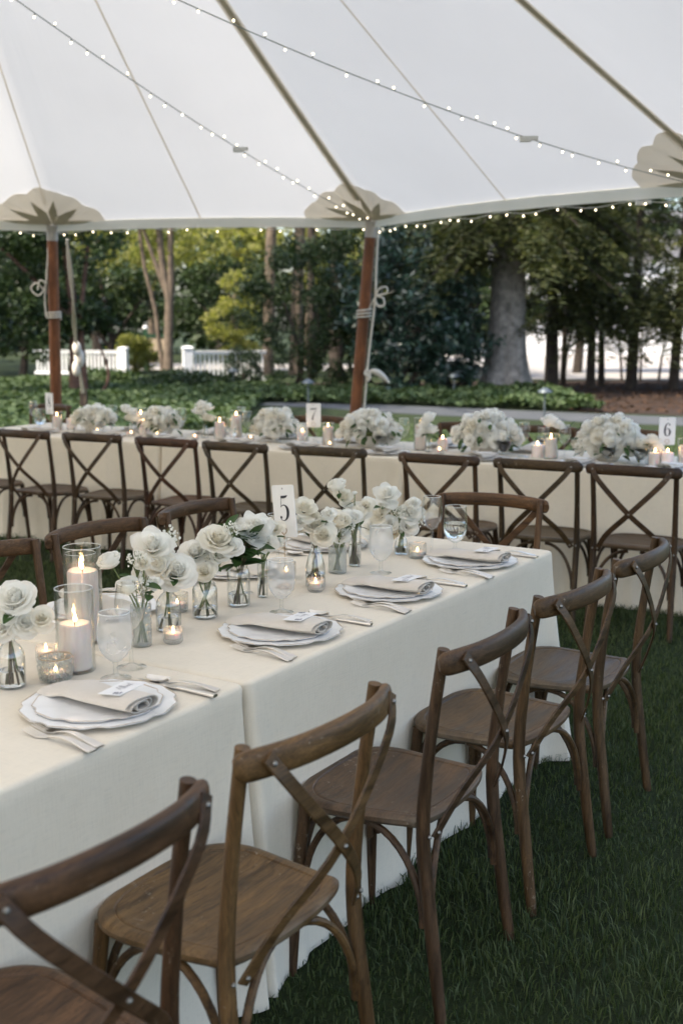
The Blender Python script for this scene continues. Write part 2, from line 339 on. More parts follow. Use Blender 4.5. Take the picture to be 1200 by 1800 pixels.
# ------------------------------------------------------------------ cross-back chair
def chair_parts():
    pr = []
    def closed(pts, n):
        P = [Vector(p) for p in pts]; m = len(P); out = []
        for k in range(n):
            x = k / n * m; i = int(x); t = x - i
            a, b, c_, d = P[(i - 1) % m], P[i % m], P[(i + 1) % m], P[(i + 2) % m]
            out.append(0.5 * ((2 * b) + (c_ - a) * t + (2 * a - 5 * b + 4 * c_ - d) * t * t + (3 * b - a - 3 * c_ + d) * t ** 3))
        return out
    ol = closed([(0, -.183, 0), (.10, -.178, 0), (.175, -.150, 0), (.212, -.085, 0), (.205, .03, 0), (.190, .13, 0), (.178, .168, 0), (.10, .192, 0), (0, .20, 0),
                 (-.10, .192, 0), (-.178, .168, 0), (-.190, .13, 0), (-.205, .03, 0), (-.212, -.085, 0), (-.175, -.150, 0), (-.10, -.178, 0)], 64)
    mb = MB(); rings = [(0.02, -.010), (.35, -.010), (.65, -.0075), (.80, -.004), (.84, -.0025), (.855, -.0045), (.87, -.001), (.93, 0), (.975, -.002), (1.0, -.008), (1.0, -.018), (.97, -.025), (.9, -.026), (.02, -.026)]
    vs = []; n = 64
    for k, z in rings:
        for p in ol: vs.append((p.x * k, p.y * k + 0.004 * (1 - k), .458 + z + 0.006 * (p.y * k / .2) ** 2))
    fs = [(i * n + j, i * n + (j + 1) % n, (i + 1) * n + (j + 1) % n, (i + 1) * n + j) for i in range(len(rings) - 1) for j in range(n)]
    fs += [tuple(reversed(range(n))), tuple((len(rings) - 1) * n + j for j in range(n))]
    mb.add(vs, [tuple(reversed(f)) for f in fs]); seat = mb.mesh('seat', M['wood_seat'])
    pr.append(P_('seat', seat))
    riv = MB().ball((0, 0, 0), .0052, 8, 4).mesh('rivet', M['steel'])
    for sx in (-1, 1):
        pp = bez([(sx * .212, .240, 0), (sx * .205, .212, .20), (sx * .203, .186, .43), (sx * .205, .200, .64), (sx * .208, .232, .872)], 18)
        post = MB().tube(pp, lambda t: .0135 + .0030 * math.sin(math.pi * min(1, t * 1.3)), 12).mesh('back_leg', M['wood_v'])
        pr.append(P_('back_leg', post, [P_('rivet', riv, loc=(sx * .205, .203, .435))]))
        fl = MB().tube(bez([(sx * .205, -.160, 0), (sx * .192, -.150, .22), (sx * .178, -.135, .440)], 8), lambda t: .0125 + .003 * t, 12).mesh('front_leg', M['wood_v'])
        pr.append(P_('front_leg', fl))
    path = bez([(-.232, .232, .842), (-.21, .254, .846), (-.12, .286, .850), (0, .298, .852), (.12, .286, .850), (.21, .254, .846), (.232, .232, .842)], 28)
    def rsec(i, t):
        k = 1 - 0.45 * abs(2 * t - 1) ** 10; a, b = .0135 * (0.75 + 0.25 * k), .027 * k
        return [(a * math.copysign(abs(math.cos(q)) ** .7, math.cos(q)), b * math.copysign(abs(math.sin(q)) ** .7, math.sin(q))) for q in [2 * math.pi * j / 14 for j in range(14)]]
    pr.append(P_('crest_rail', MB().sweep(path, rsec).mesh('crest_rail', M['wood_h'])))
    for k, sx in enumerate((-1, 1)):
        dy = 0.0065 * k
        sp = bez([(sx * .200, .276 + dy * .3, .862), (sx * .15, .296 + dy, .790), (0, .290 + dy, .635), (-sx * .125, .240 + dy, .515), (-sx * .182, .204, .425)], 18)
        st = MB().strip(sp, .027, .0055, Vector((0, 1, 0))).mesh('cross_strap', M['wood_h'])
        subs = [P_('rivet', riv, loc=(sx * .192, .2845 + dy * .3, .850)), P_('rivet', riv, loc=(-sx * .176, .212, .437))]
        if k: subs.append(P_('rivet', riv, loc=(0, .300, .635)))
        pr.append(P_('cross_strap', st, subs))
    def arc(p0, p1):
        p0, p1 = Vector(p0), Vector(p1); out = []
        for i in range(11):
            a = i / 10 * math.pi / 2; hz = 1 - math.cos(a); vz = math.sin(a)
            out.append(Vector((p0.x + (p1.x - p0.x) * hz, p0.y + (p1.y - p0.y) * hz, p0.z + (p1.z - p0.z) * vz)))
        out.append(p1 + (p1 - Vector((p0.x, p0.y, p1.z))) * .06); return out
    for sx in (-1, 1):
        for p0, p1 in (((sx * .190, .200, .205), (sx * .04, .165, .426)), ((sx * .203, .188, .215), (sx * .178, .03, .426)),
                       ((sx * .176, -.148, .205), (sx * .04, -.130, .426)), ((sx * .190, -.132, .215), (sx * .172, 0.0, .426))):
            pr.append(P_('bracket', MB().tube(arc(p0, p1), .0088, 8).mesh('bracket', M['wood_bent'])))
    return pr
CHAIR = chair_parts()
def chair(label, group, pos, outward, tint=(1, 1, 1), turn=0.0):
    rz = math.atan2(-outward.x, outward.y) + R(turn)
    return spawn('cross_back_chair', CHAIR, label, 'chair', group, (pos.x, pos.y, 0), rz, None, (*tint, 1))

# ------------------------------------------------------------------ tables and cloths
def cloth_mesh(L, W, seed, ends=(1, 1), drop=0.760):
    rg = random.Random(seed); pts = []; rc = 0.022
    def addseg(p, q, nrm, n):
        for i in range(n):
            k = i / n; pts.append((p[0] + (q[0] - p[0]) * k, p[1] + (q[1] - p[1]) * k, nrm[0], nrm[1]))
    def addarc(c_, a0, n=7):
        for i in range(n):
            a = a0 + i / n * math.pi / 2; pts.append((c_[0] + rc * math.cos(a), c_[1] + rc * math.sin(a), math.cos(a), math.sin(a)))
    nl, nw = int(L / .02), int(W / .02)
    addseg((rc, 0), (L - rc, 0), (0, -1), nl); addarc((L - rc, rc), -math.pi / 2)
    addseg((L, rc), (L, W - rc), (1, 0), nw); addarc((L - rc, W - rc), 0)
    addseg((L - rc, W), (rc, W), (0, 1), nl); addarc((rc, W - rc), math.pi / 2)
    addseg((0, W - rc), (0, rc), (-1, 0), nw); addarc((rc, rc), math.pi)
    n = len(pts); per = [0.0]
    for i in range(1, n): per.append(per[-1] + math.hypot(pts[i][0] - pts[i - 1][0], pts[i][1] - pts[i - 1][1]))
    tot = per[-1] + .02
    waves = [(rg.randint(6, 13), rg.random() * 6.28, rg.uniform(.25, 1)) for _ in range(4)] + [(rg.randint(16, 34), rg.random() * 6.28, rg.uniform(.1, .5)) for _ in range(5)]
    hem = [(rg.randint(3, 24), rg.random() * 6.28, rg.uniform(.2, 1)) for _ in range(5)]
    cor = [(L, 0), (L, W), (0, W), (0, 0)]
    cfold = [[(rg.uniform(.03, .055), rg.uniform(.045, .06)), (rg.uniform(-.16, -.10), rg.uniform(.018, .032)), (rg.uniform(.10, .16), rg.uniform(.018, .032))] for _ in range(4)]
    ridges = [(rg.uniform(0, tot), rg.uniform(.022, .055), rg.uniform(.006, .017), rg.uniform(.0, .35)) for _ in range(30)]
    vs = []; rows = 26
    # top rings
    top = [0.0, 0.3, 0.6, 0.85, 0.97]
    for k in top:
        for (x, y, a, b) in pts:
            mx, my = min(max(x, W / 2), L - W / 2), W / 2
            vs.append((mx + (x - mx) * k, my + (y - my) * k, TZ))
    prof = [(-.006, 0), (-.001, -.0012), (.004, -.0045), (.0065, -.010)]
    for dx, dz in prof:
        for (x, y, a, b) in pts: vs.append((x + a * dx, y + b * dx, TZ + dz))
    for r_ in range(1, rows + 1):
        v = r_ / rows; z0 = -.010 - (drop - .010) * v
        for i, (x, y, a, b) in enumerate(pts):
            s_ = per[i] / tot * 2 * math.pi
            rip = sum(am * math.sin(k * s_ + ph) for k, ph, am in waves) * (.0062 if abs(b) > .5 else .0060)
            rip = rip * (v ** 0.9) + .012 * v + .010 * v * v * max(0, math.sin(23 * s_ + waves[0][1])) ** 3
            rip += sum(am * max(0, v - v0) / (1 - v0) * math.exp(-((per[i] - p0 - .04 * v * math.sin(p0 * 9)) / wd_) ** 2) for p0, wd_, am, v0 in ridges)
            ca, cb = a, b; add = 0
            for (cx, cy), folds in zip(cor, cfold):
                d = abs(x - cx) + abs(y - cy); sg = 1 if abs(b) < .5 else -1
                for off, am in folds:
                    width = .035 if abs(off) > .08 else .055
                    q = (d * sg - off) if abs(off) > .08 else d
                    add += am * math.exp(-(q / width) ** 2) * v
                    if abs(off) < .08: add -= .35 * am * (math.exp(-((d - .11) / .04) ** 2)) * v
            out = .0065 + rip + add
            ex = 1.0
            if x < L * .5 and not ends[0]: ex = 0.04
            if x > L * .5 and not ends[1]: ex = 0.04
            hz = sum(am * math.sin(k * s_ + ph) for k, ph, am in hem) * .0025 * v
            vs.append((x + a * out * ex, y + b * out, TZ + z0 + hz + .03 * add))
    nr = len(vs) // n; fs = []
    for i in range(nr - 1):
        for j in range(n): fs.append((i * n + j, (i + 1) * n + j, (i + 1) * n + (j + 1) % n, i * n + (j + 1) % n))
    # make outward facing
    return MB().add(vs, fs).mesh('tablecloth', M['cloth'], True, True)

tb_top = {}
def table(origin, rz, L, W, seed, ends, lab_t, lab_c):
    o = spawn('banquet_table', [], lab_t, 'table', None, (origin.x, origin.y, 0), rz)
    wd = plain('table_board', (0.30, 0.22, 0.14), 0.6) if 'table_board' not in bpy.data.materials else bpy.data.materials['table_board']
    obj('tabletop', MB().box((L / 2, W / 2, TZ - .022), (L - .02, W - .02, .036)).mesh('tabletop', wd, False), o)
    lg = MB().tube([(0, 0, 0), (0, 0, TZ - .04)], .016, 8).mesh('leg', M['steel'])
    for x in (.2, L - .2):
        for y in (.12, W - .12): obj('leg', lg, o, (x, y, 0))
    c_ = obj('tablecloth', cloth_mesh(L, W, seed, ends), None, (origin.x, origin.y, 0), rz)
    tag(c_, lab_c, 'tablecloth')
o1 = NT(1.822, 0); table(o1, RZ_T, 1.822, TW, 3, (0, 1), 'long table with head chair, carrying the number five sign, hidden under cloth', 'beige linen cloth on the table with the number five sign, draping to the grass')
o1 = NT(3.66, 0); table(o1, RZ_T, 1.822, TW, 8, (1, 0), 'long table carrying the tall pillar candles, abutting the number five table', 'beige linen cloth under the tall pillar candles and the honey brown chair')
o1 = BT(-.69, 0); table(o1, RZ_B, 1.822, TW, 14, (1, 0), 'long table carrying the number eight sign, hidden under cloth', 'beige linen cloth on the table with the number eight sign')
o1 = BT(1.142, 0); table(o1, RZ_B, 1.822, TW, 21, (0, 0), 'long table carrying the number seven sign, hidden under cloth', 'beige linen cloth on the table with the number seven sign')
o1 = BT(2.972, 0); table(o1, RZ_B, 1.822, TW, 29, (0, 1), 'long table carrying the number six sign, hidden under cloth', 'beige linen cloth on the table with the number six sign')

# ------------------------------------------------------------------ chairs around the tables
DO = .182
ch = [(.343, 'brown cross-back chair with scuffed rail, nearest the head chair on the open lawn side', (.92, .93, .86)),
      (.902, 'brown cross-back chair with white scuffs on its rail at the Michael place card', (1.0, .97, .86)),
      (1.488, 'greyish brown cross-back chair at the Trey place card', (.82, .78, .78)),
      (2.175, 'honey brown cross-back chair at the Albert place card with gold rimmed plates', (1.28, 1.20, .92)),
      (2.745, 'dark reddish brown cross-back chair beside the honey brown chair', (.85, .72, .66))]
for i, (t, lb, tint) in enumerate(ch):
    chair(lb, 'chairs along the lawn side of the number five table', NT(t, -DO), vT, tint, (1.5, -2, 2.5, -1.5, -2)[i])
for t, lb, tn in ((.36, 'grey brown cross-back chair across the table from the leafy jar vase', 2), (.93, 'grey brown cross-back chair across the table from the spiky petalled rose', -3), (1.43, 'grey brown cross-back chair behind the tall pillar candles', 0)):
    chair(lb, 'chairs along the inner side of the number five table', NT(t, TW + .16), -vT, (1.05, 1.0, 0.98), tn)
chair('warm brown cross-back chair at the head end of the number five table', None, NT(-.185, .41), uT, (1.25, 1.08, .92), 5)
lbs = ['beyond the number eight sign, last of its row', 'directly in front of the number eight sign', 'in front of the bowl of roses next to sign eight', 'at the cloth seam past sign eight', 'in front of the lit pillars before sign seven', 'in front of the number seven sign', 'at the cloth seam past sign seven', 'behind the warm brown head chair, facing the tablecloth', 'nearest the number six sign']
for i, a in enumerate((-.11, .492, 1.023, 1.628, 2.155, 2.75, 3.456, 3.999, 4.503)):
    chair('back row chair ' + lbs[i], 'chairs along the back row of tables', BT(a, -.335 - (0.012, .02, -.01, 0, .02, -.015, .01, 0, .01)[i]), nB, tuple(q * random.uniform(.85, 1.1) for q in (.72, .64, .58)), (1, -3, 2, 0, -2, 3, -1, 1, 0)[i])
for a, lb in ((-1.05, 'cross-back chair across the table beside the number eight sign'), (1.628, 'cross-back chair on the driveway side, behind the pedestal bowl by sign seven'), (2.84, 'cross-back chair on the driveway side, behind the tall hurricane candle'), (3.40, 'cross-back chair on the driveway side between the two large rose bowls'), (3.98, 'cross-back chair on the driveway side, behind the rose bowl by sign six')):
    chair(lb, 'chairs on the driveway side of the back tables', BT(a, TW + .16), -nB, (1.1, .95, .85), random.uniform(-3, 3))

# ------------------------------------------------------------------ tableware templates
def scal(phi, lobes=8):
    q = (phi * lobes / (2 * math.pi)) % 1.0; d = min(q, 1 - q)
    return 1.0 - 0.042 * math.exp(-(d / .13) ** 2) + 0.016 * math.exp(-((d - .22) / .10) ** 2) + 0.006 * math.cos(2 * math.pi * q)
def plate_mesh(Rr, name):
    prof = [(0.001, .0045), (.50, .0045), (.60, .006), (.66, .0075), (.80, .0095), (.97, .0118), (1.0, .0122), (1.0, .0102), (.80, .0078), (.62, .003), (.58, .0), (.001, .0)]
    n = 192; vs = []
    for f, z in prof:
        for j in range(n):
            p = 2 * math.pi * j / n; k = 1 + (scal(p) - 1) * (f ** 3); rip = .0012 * math.cos(8 * p) * max(0, f - .6)
            vs.append((Rr * f * k * math.cos(p), Rr * f * k * math.sin(p), z * Rr / .16 + rip))
    fs = [(i * n + j, i * n + (j + 1) % n, (i + 1) * n + (j + 1) % n, (i + 1) * n + j) for i in range(len(prof) - 1) for j in range(n)]
    me = MB().add(vs, [tuple(reversed(f)) for f in fs]).mesh(name, M['china'])
    rim = [Vector((Rr * .995 * scal(2 * math.pi * j / 144) * math.cos(2 * math.pi * j / 144), Rr * .995 * scal(2 * math.pi * j / 144) * math.sin(2 * math.pi * j / 144),   .0119 * Rr / .16)) for j in range(145)]
    return me, MB().tube(rim, .0009, 5).mesh('gold_rim', M['gold'])
CH_ME, CH_RIM = plate_mesh(.161, 'charger'); DP_ME, DP_RIM = plate_mesh(.134, 'dinner_plate')
def napkin_mesh(seed):
    rg = random.Random(seed); mb = MB(); turns = 2.6; nth = 64; nl = 22; rows = []
    ph = [rg.random() * 6 for _ in range(4)]
    for i in range(nl + 1):
        y = -.130 + .255 * i / nl; k = i / nl; row = []
        for side in (0, 1):
            for j in range(nth + 1):
                q = j / nth if side == 0 else 1 - j / nth; th = q * turns * 2 * math.pi - .6
                g = .30 + .70 * q; off = (.0011 if side else -.0011)
                ax = (.046 + .009 * k) * g + off; az = (.0180 - .005 * k) * g + off
                cs, sn = math.cos(th), math.sin(th)
                x = ax * math.copysign(abs(cs) ** .75, cs) + .004 * math.sin(3 * k + ph[0]) + .012 * k; z = .0185 - .004 * k + az * math.copysign(abs(sn) ** .9, sn)
                z += .0025 * math.sin(9 * k + ph[1] + 12 * x) * (1 if sn > 0 else .2)
                z -= .018 * max(0, k - .78) / .22 * (1 - .4 * rg.random() * 0)
                step = .010 * math.floor(q * turns) * (1 if i == nl else 0) + .004 * math.sin(th * 1.3) * (1 if i in (0, nl) else 0)
                row.append((x, y + step, max(.0006, z) + .0066 * min(1, (abs(y) / .125)) ** 2.2))
        rows.append(row)
    m = len(rows[0]); vs = [p for r in rows for p in r]
    fs = [(i * m + j, (i + 1) * m + j, (i + 1) * m + (j + 1) % m, i * m + (j + 1) % m) for i in range(nl) for j in range(m)]
    for e in (0, nl):
        for j in range(nth): fs.append((e * m + j, e * m + j + 1, e * m + m - 2 - j, e * m + m - 1 - j))
    return mb.add(vs, fs).mesh('napkin', M['napkin'])
NAPK = [napkin_mesh(k) for k in range(4)]
def fork_mesh(L=.195):
    mb = MB(); pth = [(0, -L / 2 + L * .68 * k / 12, .003 + .010 * math.sin(math.pi * (k / 12) ** 1.3)) for k in range(13)]
    mb.strip(pth, lambda t: .0175 * (1 - t) ** 1.4 * (1 if t > .02 else .7) + .0065, .0028)
    y0 = -L / 2 + L * .68; hd = [(0, y0 - .004, .003), (0, y0 + .008, .0022), (0, y0 + .020, .0025)]
    mb.strip(hd, lambda t: .007 + .017 * min(1, t * 1.5), .002)
    for k in range(4):
        x = -.009 + .006 * k
        mb.strip([(x, y0 + .018, .0025), (x * 1.02, y0 + .038, .005), (x * 1.02, y0 + .060, .009)], lambda t: .0038 * (1 - .45 * t), .0018)
    return mb.mesh('fork', M['silver'])
def knife_mesh(L=.225):
    mb = MB(); mb.strip([(0, -L / 2 + L * .48 * k / 8, .005) for k in range(9)], lambda t: .016 - .006 * t, lambda t: .007 - .002 * t)
    mb.strip([(0, -L / 2 + L * (.47 + .53 * k / 8), .005) for k in range(9)], lambda t: .017 * (1 - .85 * max(0, t - .6) / .4), .0018)
    return mb.mesh('knife', M['silver'])
def spoon_mesh(L=.18):
    mb = MB(); mb.strip([(0, -L / 2 + L * .70 * k / 12, .003 + .009 * math.sin(math.pi * (k / 12) ** 1.2)) for k in range(13)], lambda t: .0165 * (1 - t) ** 1.4 + .006, .0028)
    rows = []
    for i in range(9):
        u = i / 8; rows.append([(.020 * math.sin(math.pi * (.04 + .92 * u)) ** .7 * v, -L / 2 + L * .69 + .062 * u, .0035 + .010 * (v * v * .9 + (2 * u - 1) ** 2 * .6) * .8) for v in [q / 4 - 1 for q in range(9)]])
    mb.grid(rows); return mb.mesh('spoon', M['silver'])
FORK, KNIFE, SPOON = fork_mesh(), knife_mesh(), spoon_mesh()

# --- place cards with script names
G = {'A': [[(0, 0), (.22, .55), (.42, 1), (.48, .5), (.55, 0), (.72, .1)], [(.05, .45), (.35, .38), (.62, .46)]], 'l': [[(0, .05), (.18, .55), (.22, .95), (.12, 1), (.08, .5), (.12, .05), (.28, .08)]],
     'b': [[(0, .05), (.15, .55), (.2, .95), (.1, 1), (.06, .5), (.08, .06), (.2, .0), (.3, .2), (.2, .4), (.12, .3)], [(.24, .36), (.4, .34)]], 'e': [[(0, .1), (.2, .22), (.2, .4), (.1, .38), (.06, .2), (.14, .0), (.34, .1)]],
     'r': [[(0, .08), (.08, .4), (.12, .34), (.22, .38), (.2, .1), (.34, .08)]], 't': [[(0, .1), (.14, .5), (.18, .85), (.1, .3), (.16, 0), (.32, .1)], [(.02, .55), (.34, .6)]],
     'T': [[(.0, .85), (.2, 1), (.5, .9), (.8, 1)], [(.45, .93), (.3, .4), (.15, 0), (0, .08)]], 'y': [[(0, .1), (.06, .4), (.1, .08), (.22, .1), (.3, .4), (.24, 0), (.12, -.45), (.04, -.3), (.24, 0), (.42, .12)]],
     'M': [[(0, .1), (.1, 0), (.25, .6), (.35, 1), (.4, .1), (.55, .6), (.72, 1), (.7, .3), (.74, 0), (.9, .1)]], 'i': [[(0, .1), (.1, .4), (.08, .05), (.22, .1)]],
     'c': [[(0, .1), (.2, .38), (.1, .4), (.04, .2), (.12, 0), (.3, .1)]], 'h': [[(0, .05), (.18, .6), (.2, .95), (.12, .95), (.06, .02), (.16, .36), (.24, .36), (.26, .03), (.4, .1)]],
     'a': [[(.2, .36), (.06, .36), (.02, .12), (.1, 0), (.22, .3), (.22, .05), (.36, .1)]]}
GW = {'A': .72, 'l': .26, 'b': .4, 'e': .33, 'r': .33, 't': .31, 'T': .62, 'y': .42, 'M': .88, 'i': .22, 'c': .29, 'h': .4, 'a': .36}
def flat_ribbon(mb, path, wfn, z=0.0):
    P = [Vector((p[0], p[1], 0)) for p in path]; n = len(P); L_ = []; R_ = []
    for i in range(n):
        t = (P[min(i + 1, n - 1)] - P[max(i - 1, 0)]); t = t.normalized() if t.length > 1e-9 else Vector((1, 0, 0)); nn = Vector((-t.y, t.x, 0)) * wfn(i / (n - 1)) / 2
        L_.append((P[i].x + nn.x, P[i].y + nn.y, z)); R_.append((P[i].x - nn.x, P[i].y - nn.y, z))
    mb.grid([L_, R_])
def name_mesh(word):
    mb = MB(); x = 0; H = .021; tot = sum(GW[ch_] for ch_ in word) * H
    for ch_ in word:
        for stq in G[ch_]:
            pts = [((px + x) * H - tot / 2 + py * H * .28, py * H, 0) for px, py in stq]
            flat_ribbon(mb, bez(pts, 6 * len(pts)), lambda t: .0011)
        x += GW[ch_]
    return mb.mesh('name_script', M['ink_soft'], False)
def emblem_mesh():
    mb = MB()
    for k in range(6):
        a = k * 1.05 + .3; r_ = .0042 + .0018 * (k % 3)
        c_ = (r_ * math.cos(a), r_ * math.sin(a)); pts = [(c_[0] + .0030 * math.cos(b) * (1.5 if k % 2 else .8), c_[1] + .0024 * math.sin(b), 0) for b in [i * math.pi / 4 for i in range(8)]]
        mb.add(pts, [tuple(range(8))])
    return mb.mesh('emblem', M['emblem'], False)
EMB = emblem_mesh(); CARD = MB().box((0, 0, .0006), (.105, .052, .0012)).mesh('place_card', M['card'], False)
NAMES = {}
def setting(org, rz, desc, word, group, full=True, j=0):
    rg = random.Random(sum(map(ord, desc)) + j); c_, s_ = math.cos(rz), math.sin(rz)
    def at(x, y, z): return (org.x + x * c_ - y * s_, org.y + x * s_ + y * c_, TZ + z)
    g = (lambda k: k + ' ' + group) if group else (lambda k: None)
    spawn('charger_plate', [P_('dish', CH_ME, [P_('gold_rim', CH_RIM)])], 'large scalloped charger plate ' + desc, 'plate', g('chargers'), at(0, 0, .001), rz + rg.uniform(-.4, .4))
    spawn('dinner_plate', [P_('dish', DP_ME, [P_('gold_rim', DP_RIM)])], 'smaller scalloped dinner plate ' + desc, 'plate', g('dinner plates'), at(.004, .006, .0054), rz + rg.uniform(-.4, .4))
    nz = .0092
    tag(obj('napkin', NAPK[rg.randrange(4)], None, at(0, -.002, nz), rz + rg.uniform(-.10, .08)), 'folded beige napkin ' + desc, 'napkin', g('napkins'))
    if word is not None:
        if word not in NAMES and word: NAMES[word] = name_mesh(word)
        # the card lies on the napkin, tipped a little with it
        q = obj('place_card', CARD, None, at(.016, -.052, nz + .0385), (R(-2), R(2), rz + rg.uniform(-.06, .22))); tag(q, 'white place card ' + desc, 'place card', g('place cards'))
        if word: obj('name_script', NAMES[word], q, (.008, -.007, .0018))
        obj('emblem', EMB, q, (-.040, -.013, .0018))
        if word in ('Trey', 'Abby'): obj('emblem', EMB, q, (.042, .016, .0018))
    if full:
        for x, y, a in ((-.192, -.075, .10), (-.164, -.070, .14)):
            tag(obj('fork', FORK, None, at(x, y, .0008), rz + math.pi * 0 - a * .9 + rg.uniform(-.05, .05)), 'silver fork ' + desc, 'fork', 'forks ' + desc)
        tag(obj('knife', KNIFE, None, at(.183, -.055, .0008), rz + rg.uniform(-.05, .03)), 'silver knife ' + desc, 'knife', g('knives'))
        tag(obj('spoon', SPOON, None, at(.207, -.055, .0008), rz + .08 + rg.uniform(-.03, .05)), 'silver spoon ' + desc, 'spoon', g('spoons'))
for t, s, nm in ((2.133, .156, 'Albert'), (1.436, .177, 'Trey'), (.884, .165, 'Michael'), (.350, .154, 'Abby')):
    setting(NT(t, s), RZ_T, 'of the %s setting on the number five table' % nm, nm, None)
for t, s, ds in ((1.50, .745, 'behind the pillar candles'), (.878, .735, 'behind the leafy jar vase'), (.36, .735, 'behind the last bud vase')):
    setting(NT(t, s), RZ_T + math.pi, ds + ' on the number five table', '', None)
setting(NT(.20, .50) * 1.0, RZ_T - math.pi / 2, 'at the head chair', '', None) if False else None
for a, ds in ((-.12, 'beyond sign eight at the row end'), (.49, 'in front of sign eight'), (1.02, 'in front of the rose bowls by sign eight'), (1.63, 'in front of the pedestal bowl'), (2.155, 'just before sign seven'), (2.75, 'in front of the rose bowl past sign seven'), (3.40, 'in front of the large rose bowl'), (3.98, 'in front of the rose bowl by sign six'), (4.50, 'at sign six')):
    setting(BT(a, .175), RZ_B, ds + ', back tables', '', None, full=a > 2.5)
for a, ds in ((.40, 'by sign eight'), (1.05, 'by the twin rose bowls'), (1.66, 'by the pedestal bowl'), (2.25, 'by sign seven'), (2.9, 'by the tall hurricane'), (3.5, 'between the large rose bowls')):
    setting(BT(a, .735), RZ_B + math.pi, ds + ', driveway side of back tables', None, None, full=False)

# ------------------------------------------------------------------ glassware and candles
def rim_highlight_mesh(r_, z): return MB().lathe([(r_ + .0007 * math.cos(a), z + .0007 * math.sin(a)) for a in [i * math.pi / 3 for i in range(7)]], 32).mesh('rim', M['rim_highlight'])  # white opaque ring, a painted highlight along the glass lip
def goblet_parts(H=.155, rb=.040, mist=True, hs=.040):
    # short-stemmed water goblet: foot, stem, bowl, water
    bowl = [(.006, hs), (.014, hs + .004), (rb * .62, hs + .014), (rb * .88, hs + .030), (rb, hs + .052), (rb * .98, hs + .075), (rb * .90, H - .01), (rb * .875, H)]
    inner = []
    b = MB().lathe(bowl + inner, 28).mesh('bowl', M['glass_mist' if mist else 'glass'])
    st = MB().lathe([(.034, .0), (.035, .0015), (.020, .004), (.008, .009), (.0055, .016), (.0055, hs - .006), (.007, hs + .001)], 24).mesh('foot', M['glass'])
    wz = hs + .072; wp = [(.001, hs + .0045), (.012, hs + .0065), (rb * .62 - .002, hs + .0165), (rb * .88 - .002, hs + .032), (rb - .002, hs + .053), (rb * .98 - .002, wz), (.001, wz)]
    wa = MB().lathe(wp, 28).mesh('water', M['water'])
    return [P_('bowl', b, [P_('rim', rim_highlight_mesh(rb * .875, H))] if mist else [P_('water', wa), P_('rim', rim_highlight_mesh(rb * .875, H))]), P_('foot', st)]
def wine_parts(H=.21, rb=.037, hs=.095):
    bowl = [(.005, hs), (.016, hs + .006), (rb * .8, hs + .028), (rb, hs + .055), (rb * .97, hs + .075), (rb * .80, H)]
    b = MB().lathe(bowl, 28).mesh('bowl', M['glass'])
    st = MB().lathe([(.035, 0), (.036, .0015), (.018, .0045), (.006, .012), (.0042, .03), (.0042, hs - .012), (.006, hs + .001)], 24).mesh('foot', M['glass'])
    return [P_('bowl', b, [P_('rim', rim_highlight_mesh(rb * .80, H))]), P_('foot', st)]
GOB = goblet_parts(); GOB_CLEAR = goblet_parts(.160, .043, False, .028); WINE = wine_parts()
def glassthing(kind, pos, label, group=None, scale=1.0):
    nm, parts = {'gob': ('water_goblet', GOB), 'clear': ('water_goblet', GOB_CLEAR), 'wine': ('wine_glass', WINE)}[kind]
    spawn(nm, parts, label, 'glass', group, (pos.x, pos.y, TZ + .0005), random.uniform(0, 6), scale)
def flame_mesh(h=.028, r=.0052):
    return MB().lathe([(.0006, 0), (r * .8, h * .12), (r, h * .28), (r * .72, h * .55), (r * .30, h * .82), (.0003, h)], 10).mesh('flame', M['flame'])
FLB = [flame_mesh(h_, r_) for h_, r_ in ((.024, .0044), (.019, .0040), (.027, .0040), (.021, .0048))]; FL_SM = flame_mesh(.014, .0035)
_pc = {}
def pillar(pos, hc, label, rc=.035, hg=None, rg=None, group=None, cyl_label=None):
    k = (round(hc, 3), rc)
    if k not in _pc:
        wax = MB().lathe([(.001, 0), (rc - .002, 0), (rc, .002), (rc, hc - .004), (rc - .003, hc), (rc * .75, hc - .001), (rc * .4, hc - .006), (.001, hc - .008)], 32).mesh('wax', M['wax'])
        wick = MB().tube([(0, 0, hc - .009), (.0005, 0, hc), (.0015, 0, hc + .006)], .0011, 6).mesh('wick', M['wick'])
        _pc[k] = [P_('wax', wax), P_('wick', wick, [P_('flame', random.choice(FLB), loc=(.001, 0, hc + .003))])]
    base = TZ + (.0062 if hg else .0005)
    spawn('pillar_candle', _pc[k], label, 'candle', group, (pos.x, pos.y, base), random.uniform(0, 6))
    if hg:
        rg = rg or rc + .009; me = MB().lathe([(.001, .0055), (rg - .003, .0055), (rg - .0025, .008), (rg - .0022, hg - .001), (rg - .001, hg), (rg, hg - .001), (rg, .002), (rg - .002, 0), (.001, 0)], 36).mesh('hurricane_glass', M['glass'])
        o = obj('hurricane_glass', me, None, (pos.x, pos.y, TZ + .0005)); tag(o, cyl_label, 'candle holder'); obj('rim', rim_highlight_mesh(rg - .001, hg), o)
